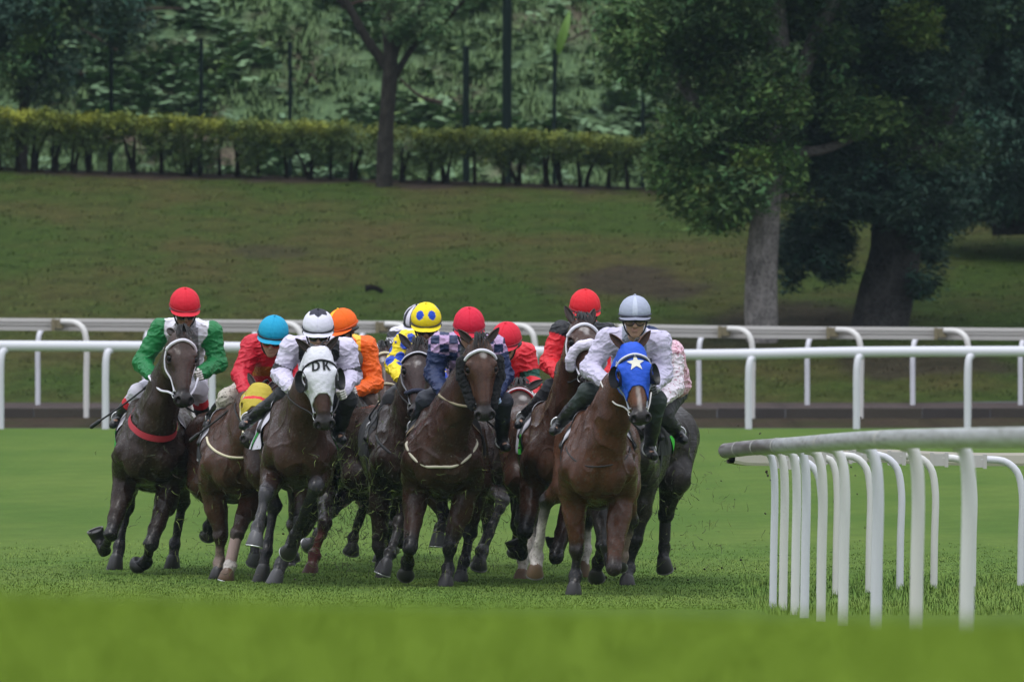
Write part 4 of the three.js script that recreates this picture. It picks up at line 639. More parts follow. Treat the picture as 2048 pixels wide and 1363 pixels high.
  if (s.boots) for (const i of s.boots.on) { const [k, f] = cannons[i], a0 = k.clone().lerp(f, s.boots.a ?? 0.3), b0 = k.clone().lerp(f, s.boots.b ?? 0.95); part('leg_bandage', moved(tube([a0, a0.clone().lerp(b0, 0.5), b0], 0.049, 12, 12), base), cloth(s.boots.c, { bumpMap: hairTex, bumpScale: 0.003 }), o); }
  for (const q of [-1, 1]) { const k = q < 0 ? 0 : 1, ft = s.jock.ft[k]; if (!ft) continue; const e = U(ft).add(V(0, -0.035, 0.04)), t0 = T(q * 0.16, 0.83, -0.14); part('stirrup_leather', moved(tube([t0, t0.clone().lerp(e, 0.5).addScaledVector(rt, q * 0.06), e.clone().add(V(0, 0.10, 0))], 0.009, 6, 14), base), leather, o); const ir = new THREE.TorusGeometry(0.055, 0.007, 6, 20).translate(e.x, e.y + 0.045, e.z); part('stirrup_iron', moved(ir, base), steel, o); }
  return { U, T, h, o };
}
function subdivide(g) { const p = g.attributes.position, out = [], v = (i) => [p.getX(i), p.getY(i), p.getZ(i)], m = (a, b) => a.map((x, i) => (x + b[i]) / 2); for (let i = 0; i < p.count; i += 3) { const a = v(i), b = v(i + 1), c = v(i + 2), ab = m(a, b), bc = m(b, c), ca = m(c, a); for (const q of [a, ab, ca, ab, b, bc, ca, bc, c, ab, bc, ca]) out.push(...q); } const n = new THREE.BufferGeometry(); n.setAttribute('position', new THREE.Float32BufferAttribute(out, 3)); return n; }
// ---------------------------------------------------------------- jockeys
const skinMat = new THREE.MeshPhysicalMaterial({ vertexColors: true, roughness: 0.55, sheen: 0.15, sheenColor: rgb(0.8, 0.5, 0.4) });
const silkMat = new THREE.MeshPhysicalMaterial({ vertexColors: true, roughness: 0.52, specularIntensity: 0.7 });
const bootMat = std({ color: rgb(0.010, 0.010, 0.011), roughness: 0.35 });
const lensMat = new THREE.MeshPhysicalMaterial({ color: rgb(0.008, 0.008, 0.01), roughness: 0.08, clearcoat: 1 });
const SKIN = { a: [0.42, 0.245, 0.175], b: [0.20, 0.105, 0.065], c: [0.27, 0.15, 0.10] };
function fist(w, dir, side, glove, inward) { // a closed hand: palm, four fingers curled round the rein, thumb along the top
  const u = dir.clone().normalize(), s = side.clone().addScaledVector(u, -side.dot(u)).normalize(), n = u.clone().cross(s).normalize(); // s: from little finger to index, n: back of the hand
  const p = (x, y, z) => w.clone().addScaledVector(u, x).addScaledVector(s, y).addScaledVector(n, z), Q = [cone(p(-0.03, 0, 0), p(0.015, 0, 0), 0.027, 0.028, glove, { k: 0.02 }), ell(p(0.05, 0, 0), [0.046, 0.040, 0.019], [u, s, n], glove, { k: 0.015 })];
  const len = [0.034, 0.040, 0.043, 0.039];
  for (let i = 0; i < 4; i++) { const y = -0.030 + 0.020 * i, l = len[i], A = p(0.088, y, 0.006), B = p(0.088 + l * 0.45, y, -0.022), C = p(0.080 + l * 0.2, y, -0.050), D = p(0.058, y, -0.050); Q.push(cone(p(0.07, y, 0.006), A, 0.0105, 0.0108, glove, { k: 0.006 }), cone(A, B, 0.0105, 0.0098, glove, { k: 0.004 }), cone(B, C, 0.0098, 0.009, glove, { k: 0.004 }), cone(C, D, 0.009, 0.0082, glove, { k: 0.004 })); }
  Q.push(cone(p(0.02, 0.030, -0.008), p(0.052, 0.050, -0.022), 0.015, 0.0125, glove, { k: 0.012 }), cone(p(0.052, 0.050, -0.022), p(0.086, 0.046, -0.036), 0.0125, 0.0095, glove, { k: 0.005 }));
  return polygonize(Q, 0.0042, {});
}
function buildJockey(s, U, d0) {
  const j = s.jock, hd = U(j.head), o = thing('person', j.label, 'person', V(hd.x, 0, hd.z - 0.3)), base = o.position;
  hd.y -= 0.022; const sh = j.sh.map(U), el = j.el.map(U), wr = j.wr.map(U), hip = U(j.hip), kn = j.kn.map(U), ft = j.ft.map(U);
  const yaw = j.yaw ?? 0, pit = j.pitch ?? 0.25, f = V(Math.sin(yaw) * Math.cos(pit), -Math.sin(pit), Math.cos(yaw) * Math.cos(pit)), rl = j.roll ?? 0;
  const r = V(Math.cos(yaw), 0, -Math.sin(yaw)), u = f.clone().cross(r).normalize(); r.multiplyScalar(Math.cos(rl)).addScaledVector(u, Math.sin(rl)); u.copy(f.clone().cross(r).normalize());
  const hk = 1.16, hc = (x, y, z) => hd.clone().addScaledVector(r, x * hk).addScaledVector(u, y * hk).addScaledVector(f, z * hk), HB = [r, u, f];
  const neckB = sh[0].clone().lerp(sh[1], 0.5).add(V(0, 0.01, 0.0)), sk = SKIN[j.skin ?? 'a'], lipc = mixc(sk, [0.25, 0.07, 0.06], 0.5), brow = mixc(sk, [0.02, 0.015, 0.01], 0.6);
  // the body under the clothes
  const skin = (g) => { return bare(g); };
  const glove = j.glove ?? [0.55, 0.53, 0.50];
  const eh = (p, q, ...o) => ell(p, q.map((v) => v * hk), ...o), bh = (p, q, ...o) => ball(p, q * hk, ...o), ch = (m, n, q1, q2, ...o) => cone(m, n, q1 * hk, q2 * hk, ...o);
  const head = [eh(hc(0, 0.03, -0.01), [0.076, 0.095, 0.095], HB, sk, { k: 0.03 }), eh(hc(0, -0.045, 0.025), [0.062, 0.07, 0.07], HB, sk, { k: 0.03 }), eh(hc(0, -0.098, 0.065), [0.026, 0.022, 0.022], HB, sk, { k: 0.03 }), eh(hc(0, 0.022, 0.075), [0.055, 0.012, 0.018], HB, brow, { k: 0.015 }),
    ch(hc(0, 0.008, 0.088), hc(0, -0.030, 0.112), 0.010, 0.0145, sk, { k: 0.012 }), bh(hc(-0.013, -0.034, 0.098), 0.009, sk, { k: 0.008 }), bh(hc(0.013, -0.034, 0.098), 0.009, sk, { k: 0.008 }),
    eh(hc(0, -0.058, 0.094), [0.024, 0.0055, 0.008], HB, lipc, { k: 0.005 }), eh(hc(0, -0.069, 0.092), [0.021, 0.006, 0.009], HB, lipc, { k: 0.005 }), cone(hc(0, -0.09, -0.02), neckB, 0.052, 0.062, sk, { k: 0.03 })];
  for (const q of [-1, 1]) head.push(eh(hc(q * 0.045, -0.018, 0.066), [0.026, 0.022, 0.022], HB, sk, { k: 0.02 }), eh(hc(q * 0.078, -0.005, -0.01), [0.010, 0.030, 0.018], HB, sk, { k: 0.01 }), eh(hc(q * 0.030, 0.003, 0.094), [0.017, 0.009, 0.012], HB, mixc(sk, [0.03, 0.02, 0.015], 0.6), { cut: true, k: 0.006 }));
  const geos = [skin(polygonize(head, 0.0052, { origin: base, color: (c, x, y, z) => { const k = 1 + 0.12 * noise(x * 40, y * 40, z * 40); return c.map((v) => v * k); } }))];
  const tor = (g) => [cone(neckB.clone().lerp(hip, 0.2), hip, 0.135 + g, 0.13 + g, sk, { k: 0.06 }), cone(sh[0], sh[1], 0.07 + g, 0.0699 + g, sk, { k: 0.05 }), cone(neckB.clone().lerp(hip, 0.12), neckB.clone().lerp(hip, 0.55), 0.15 + g, 0.14 + g, sk, { k: 0.06 })];
  const bodyQ = [...tor(-0.025), cone(neckB, hc(0, -0.07, -0.02), 0.06, 0.05, sk, { k: 0.03 })];
  const knT = kn.map((k) => k.clone());
  [0, 1].forEach((i) => { const q = i ? 1 : -1, hj = hip.clone().add(V(q * 0.10, -0.02, 0.02)); bodyQ.push(cone(sh[i], el[i], 0.052, 0.042, sk), cone(el[i], wr[i], 0.042, 0.028, sk), cone(hj, kn[i], 0.085, 0.055, sk), cone(kn[i], ft[i], 0.052, 0.036, sk), cone(ft[i], ft[i].clone().add(V(q * 0.03, -0.03, 0.14)), 0.034, 0.028, sk)); });
  geos.push(skin(polygonize(bodyQ, 0.014, { origin: base })));
  [0, 1].forEach((i) => { const q = i ? 1 : -1, dir = wr[i].clone().sub(el[i]).normalize(); const side = V(-q * 0.25, 1, 0.1); const g = fist(wr[i].clone().addScaledVector(dir, -0.01), dir, side, glove); geos.push(skin(moved(g, base))); });
  part('body', mergeGeometries(geos), skinMat, o);
  // silks
  const jc = j.silk, wrk = (x, y, z) => { const n = noise(x * 9, y * 17, z * 9), m = noise(x * 22 + 5, y * 30, z * 22); return -0.002 - 0.012 * Math.pow(1 - Math.abs(n), 6) - 0.007 * Math.pow(1 - Math.abs(m), 3) + 0.004 * noise(x * 5, y * 5, z * 5); };
  const SL = (i) => { const l = j.slim ?? 1; return [cone(sh[i], el[i], 0.084 * l, 0.070 * l, [1, 1, 1], { k: 0.03, id: 'upper', sd: i }), cone(el[i], wr[i].clone().lerp(el[i], 0.10), 0.070 * l, 0.043, [1, 1, 1], { k: 0.03, id: 'fore', sd: i }), cone(wr[i].clone().lerp(el[i], 0.30), wr[i].clone().lerp(el[i], 0.08), 0.054 * l, 0.038, [1, 1, 1], { k: 0.02, id: 'fore', sd: i })]; };
  const TQ = tor(0.012).map((p, i) => Object.assign(p, { c: [1, 1, 1], id: i === 1 ? 'yoke' : 'torso' }));
  const jq = [...TQ, cone(neckB.clone().add(V(0, 0.0, 0)), neckB.clone().lerp(hc(0, -0.09, -0.02), 0.45), 0.085, 0.066, [1, 1, 1], { k: 0.04, id: 'collar' }), ...SL(0), ...SL(1), ...(j.hem ? [cone(U(j.hem), sh[1], 0.105, 0.09, [1, 1, 1], { k: 0.05, id: 'torso' })] : [])];
  const loc = (x, y, z) => [(x - neckB.x), (y - neckB.y), z - neckB.z];
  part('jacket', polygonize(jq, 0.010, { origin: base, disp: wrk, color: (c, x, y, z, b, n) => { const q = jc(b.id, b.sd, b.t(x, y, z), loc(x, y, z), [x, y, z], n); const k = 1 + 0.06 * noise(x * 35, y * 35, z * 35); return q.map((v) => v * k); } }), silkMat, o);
  // breeches and boots
  const bc = j.breech ?? [0.58, 0.57, 0.60], bq = [cone(hip.clone().add(V(-0.06, 0, 0)), hip.clone().add(V(0.06, 0, 0)), 0.15, 0.1499, bc, { k: 0.05 })];
  [0, 1].forEach((i) => { const q = i ? 1 : -1, hj = hip.clone().add(V(q * 0.10, -0.02, 0.02)); bq.push(cone(hj, kn[i], 0.115, 0.077, bc, { k: 0.05 }), cone(kn[i], kn[i].clone().lerp(ft[i], 0.42), 0.074, 0.060, bc, { k: 0.03, id: 'cuff' })); });
  const spk = j.speck;
  part('breeches', polygonize(bq, 0.0105, { origin: base, disp: (x, y, z) => -0.008 * Math.pow(1 - Math.abs(noise(x * 10, y * 18, z * 10)), 4), color: (c, x, y, z) => spk && noise(x * 70, y * 70, z * 70) > 0.36 ? [0.09, 0.07, 0.06] : c }), std({ vertexColors: true, roughness: 0.7 }), o);
  [0, 1].forEach((i) => {
    const q = i ? 1 : -1, k = kn[i], a = ft[i], t0 = k.clone().lerp(a, j.bootTop ?? 0.36), toe = a.clone().add(V(q * 0.04, -0.045, 0.15)), W1 = [1, 1, 1];
    const g = polygonize([cone(t0, k.clone().lerp(a, 0.6), 0.064, 0.060, W1, { k: 0.02 }), cone(k.clone().lerp(a, 0.6), a, 0.058, 0.044, W1, { k: 0.02 }), cone(a, toe, 0.043, 0.034, W1, { k: 0.03 }), ell(a.clone().add(V(0, -0.04, -0.03)), [0.032, 0.028, 0.04], null, W1, { k: 0.02 }), ell(a.clone().lerp(toe, 0.6).add(V(0, -0.018, 0)), [0.038, 0.02, 0.06], null, W1, { k: 0.02 })], 0.0105, { origin: base, disp: (x, y, z) => -0.005 * Math.pow(1 - Math.abs(noise(x * 14, y * 30, z * 14)), 3) }); g.deleteAttribute('color');
    const m = part('boot', g, bootMat, o);
    if (j.cuff) { const c0 = k.clone().lerp(a, (j.bootTop ?? 0.36) - 0.10), c1 = k.clone().lerp(a, (j.bootTop ?? 0.36) + 0.10); part('boot_top', moved(tube([c0, c0.clone().lerp(c1, 0.5), c1], 0.070, 16, 8), base), cloth(j.cuff), m); }
  });
  // helmet under a silk cover: six panels, a button and a peak
  const cap = j.cap, hg = (() => { const N = 96, M = 40, pos = [], idx = [], col = [], sc = j.capS ?? 0.93; for (let b = 0; b <= M; b++) for (let a = 0; a <= N; a++) { const th = b / M * 1.86, ph = a / N * 6.2832, seam = Math.abs(Math.sin(ph * 3)), w = 1 - 0.026 * Math.pow(1 - seam, 10) * sstep(0.05, 0.3, th) + 0.012 * noise(Math.sin(ph) * 4 + s.seed, th * 5, Math.cos(ph) * 4) + 0.007 * noise(Math.sin(ph) * 11 + s.seed, th * 12, Math.cos(ph) * 11) - 0.05 * sstep(1.45, 1.86, th); const st = Math.sin(th), y = Math.cos(th) * (th > 1.57 ? 0.135 : 0.112); const p = hc(Math.sin(ph) * st * 0.119 * w * sc, 0.054 + y * w * sc * (th < 1.57 ? 1.12 : 1), Math.cos(ph) * st * 0.142 * w * sc - 0.012); pos.push(p.x, p.y, p.z); col.push(...cap.f(ph > 3.1416 ? ph - 6.2832 : ph, th)); } for (let b = 0; b < M; b++) for (let a = 0; a < N; a++) { const A = b * (N + 1) + a; idx.push(A, A + N + 1, A + N + 2, A, A + N + 2, A + 1); } const g = new THREE.BufferGeometry(); g.setAttribute('position', new THREE.Float32BufferAttribute(pos, 3)); g.setAttribute('color', new THREE.Float32BufferAttribute(col, 3)); g.setIndex(idx); g.computeVertexNormals(); return g; })();
  const hel = part('helmet', moved(hg, base), new THREE.MeshPhysicalMaterial({ vertexColors: true, roughness: 0.72, specularIntensity: 0.6, side: THREE.DoubleSide }), o);
  const bt = hc(0, 0.172, -0.012); part('button', moved(new THREE.SphereGeometry(0.011, 10, 6).translate(bt.x, bt.y, bt.z), base), cloth(cap.button ?? cap.peak), hel);
  { const N = 24, pos = [], idx = []; for (let i = 0; i <= N; i++) { const ph = (i / N - 0.5) * 2.5, e = Math.pow(Math.max(0, Math.cos(ph * 1.24)), 0.7); for (let k = 0; k < 4; k++) { const v = k / 3, rr = 1 + v * 0.34 * e; const p = hc(Math.sin(ph) * 0.109 * rr, 0.040 - 0.018 * v * e - 0.016 * Math.abs(Math.sin(ph)) , Math.cos(ph) * 0.130 * rr - 0.012); pos.push(p.x, p.y, p.z); } } for (let i = 0; i < N; i++) for (let k = 0; k < 3; k++) { const A = i * 4 + k; idx.push(A, A + 1, A + 5, A, A + 5, A + 4); } const g = new THREE.BufferGeometry(); g.setAttribute('position', new THREE.Float32BufferAttribute(pos, 3)); g.setIndex(idx); g.computeVertexNormals(); part('peak', moved(g, base), cloth(cap.peak), hel); }
  part('cap_band', moved(tube(Array.from({ length: 20 }, (_, i) => hc(Math.sin(i / 20 * 6.283) * 0.1115, 0.040, Math.cos(i / 20 * 6.283) * 0.1335 - 0.012)), 0.0065, 6, 60, true), base), cloth(cap.band ?? cap.peak), hel);
  for (const q of [-1, 1]) part('chin_strap', moved(tube([hc(q * 0.09, 0.03, 0.03), hc(q * 0.078, -0.03, 0.03), hc(q * 0.055, -0.085, 0.045), hc(q * 0.01, -0.118, 0.06)], 0.0075, 6, 16), base), leather, hel);
  if (!j.noLiner) part('helmet_liner', moved(tube(Array.from({ length: 15 }, (_, i) => { const t = (i / 14 - 0.5) * 4.2; return hc(Math.sin(t) * 0.098, 0.020 - 0.012 * (1 - Math.cos(t)), Math.cos(t) * 0.108 - 0.008); }), 0.021, 8, 40), base), leather, hel);
  // goggles
  const gp = (t, y, e = 0) => hc(Math.sin(t) * (0.086 + e), y, Math.cos(t) * (0.106 + e) + 0.0);
  const lens = (y0, y1, t0, t1, e) => { const N = 14, pos = [], idx = []; for (let i = 0; i <= N; i++) for (let k = 0; k <= 4; k++) { const t = lerp(t0, t1, i / N), mid = (t0 + t1) / 2, w = 1 - Math.pow(Math.abs((t - mid) / ((t1 - t0) / 2)), 4) * 0.5, y = lerp(y0, y1, 0.5) + (k / 4 - 0.5) * (y1 - y0) * w, p = gp(t, y, e + 0.005 * Math.sin(Math.PI * k / 4)); pos.push(p.x, p.y, p.z); } for (let i = 0; i < N; i++) for (let k = 0; k < 4; k++) { const A = i * 5 + k; idx.push(A, A + 1, A + 6, A, A + 6, A + 5); } const g = new THREE.BufferGeometry(); g.setAttribute('position', new THREE.Float32BufferAttribute(pos, 3)); g.setIndex(idx); g.computeVertexNormals(); return g; };
  if (j.goggles !== 0) {
    const gg = part('goggles', moved(mergeGeometries([-1, 1].map((q) => lens(-0.022, 0.024, q * 0.06, q * 0.78, 0.004))), base), j.clear ? new THREE.MeshPhysicalMaterial({ color: rgb(0.8, 0.8, 0.8), roughness: 0.05, transmission: 1, thickness: 0, side: THREE.DoubleSide }) : Object.assign(lensMat.clone(), { side: THREE.DoubleSide }), o);
    const fr = [-1, 1].flatMap((q) => [tube([gp(q * 0.05, 0, 0.006), gp(q * 0.1, 0.022, 0.006), gp(q * 0.42, 0.027, 0.007), gp(q * 0.76, 0.018, 0.004), gp(q * 0.82, -0.004, 0.003), gp(q * 0.7, -0.021, 0.004), gp(q * 0.4, -0.026, 0.007), gp(q * 0.12, -0.018, 0.006)], 0.0045, 6, 40, true)]); fr.push(tube([gp(-0.06, 0.004, 0.007), gp(0, 0.006, 0.009), gp(0.06, 0.004, 0.007)], 0.004, 6, 6), ...[-1, 1].map((q) => tube([gp(q * 0.8, 0, 0.003), gp(q * 1.3, 0.004, 0.006), gp(q * 1.9, 0.012, 0.014)], 0.007, 6, 12)));
    part('goggle_frame', moved(bare(mergeGeometries(fr)), base), std({ color: rgb(...(j.frame ?? [0.012, 0.012, 0.013])), roughness: 0.3 }), gg);
  }
  if (j.mask) { const g = polygonize([ell(hc(0, -0.075, 0.035), [0.072, 0.062, 0.072], HB, j.mask, { k: 0.03 }), cone(hc(0, -0.10, 0.0), neckB.clone().add(V(0, 0.02, 0.04)), 0.066, 0.08, j.mask, { k: 0.04 })], 0.009, { origin: base, disp: (x, y, z) => 0.004 * noise(x * 30, y * 30, z * 30) }); part('neck_scarf', g, std({ vertexColors: true, roughness: 0.9 }), o); }
  if (j.vest) { const g = polygonize([cone(neckB.clone().add(V(-0.06, -0.10, 0.04)), neckB.clone().lerp(hip, 0.3).add(V(-0.05, -0.06, 0.06)), 0.115, 0.12, j.vest, { k: 0.05 }), cone(neckB.clone().add(V(0.06, -0.10, 0.04)), neckB.clone().lerp(hip, 0.3).add(V(0.05, -0.06, 0.06)), 0.115, 0.12, j.vest, { k: 0.05 })], 0.011, { origin: base }); part('body_protector', g, std({ vertexColors: true, roughness: 0.85 }), o); }
  return o;
}
function whip(label, a, b, c = [0.010, 0.010, 0.011]) {
  const o = thing('riding_whip', label, 'whip', a.clone()), d = b.clone().sub(a), m = cloth(c, { roughness: 0.4 });
  const sag = V(0, -0.01, 0);
  part('shaft', tube([V(0, 0, 0), d.clone().multiplyScalar(0.5).add(sag), d.clone()], 0.008, 8, 20), m, o);
  part('grip', tube([d.clone().multiplyScalar(-0.06), V(0, 0, 0), d.clone().multiplyScalar(0.16)], 0.013, 8, 10), m, o);
  const e = d.clone().normalize(), t = d.clone(); part('flap', capTube([t.clone(), t.clone().addScaledVector(e, 0.09)], 0.017, 8, 4), m, o);
}
// ---------------------------------------------------------------- the eleven runners, left to right
const WHITE = hex('#dcdae4'), LAV = hex('#cfc8de'), RED = hex('#d01f30'), RED2 = hex('#d8202c'), NAVY = hex('#1d2b50'), PINK = hex('#b79ac0'), GREEN = hex('#14713a'), DGREEN = hex('#0a4a3c'), ORANGE = hex('#f06512'), YEL = hex('#f2b92a'), YELB = hex('#ecd51e'), BLUE = hex('#2148b8'), CYAN = hex('#1597bd'), INK = [0.012, 0.012, 0.016], GREYB = hex('#8e8e96'), CREAM = hex('#cfc6a8'), BLACKC = [0.012, 0.012, 0.013];
const plainCap = (c, peak = c, band) => ({ f: () => c, peak, band: band ?? mixc(c, INK, 0.55), button: c });
const starShape = (() => { const s = new THREE.Shape(); for (let i = 0; i < 10; i++) { const a = Math.PI / 2 + i * Math.PI / 5, r = i % 2 ? 0.028 : 0.066; s[i ? 'lineTo' : 'moveTo'](Math.cos(a) * r, Math.sin(a) * r); } s.closePath(); return s; })();
const font = await new FontLoader().loadAsync('fonts/droid/droid_sans_bold.typeface.json');
const letter = (ch, x) => font.generateShapes(ch, 0.076).map((shape) => ({ name: 'letter', shape, x, z: 0.165, c: INK }));
const spotsAt = (p, s, th) => { const n = (x, y, z) => { const q = Math.sin(x * 12.9 + y * 78.2 + z * 37.7) * 43758.5; return q - Math.floor(q); }; const g = [p[0] / s, p[1] / s, p[2] / s].map(Math.floor); for (let a = -1; a < 2; a++) for (let b = -1; b < 2; b++) for (let c = -1; c < 2; c++) { const k = [g[0] + a, g[1] + b, g[2] + c], o = [n(...k), n(k[1], k[2], k[0]), n(k[2], k[0], k[1])]; if (Math.hypot(p[0] / s - k[0] - o[0], p[1] / s - k[1] - o[1], p[2] / s - k[2] - o[2]) < th) return true; } return false; };
const speckle = (p, base, c, th = 0.3) => noise(p[0] * 55, p[1] * 70, p[2] * 55) > th ? c : base;
const BAY = [0.060, 0.026, 0.0135], BROWN = [0.026, 0.0145, 0.0100], NEARBLACK = [0.0150, 0.0110, 0.0095];
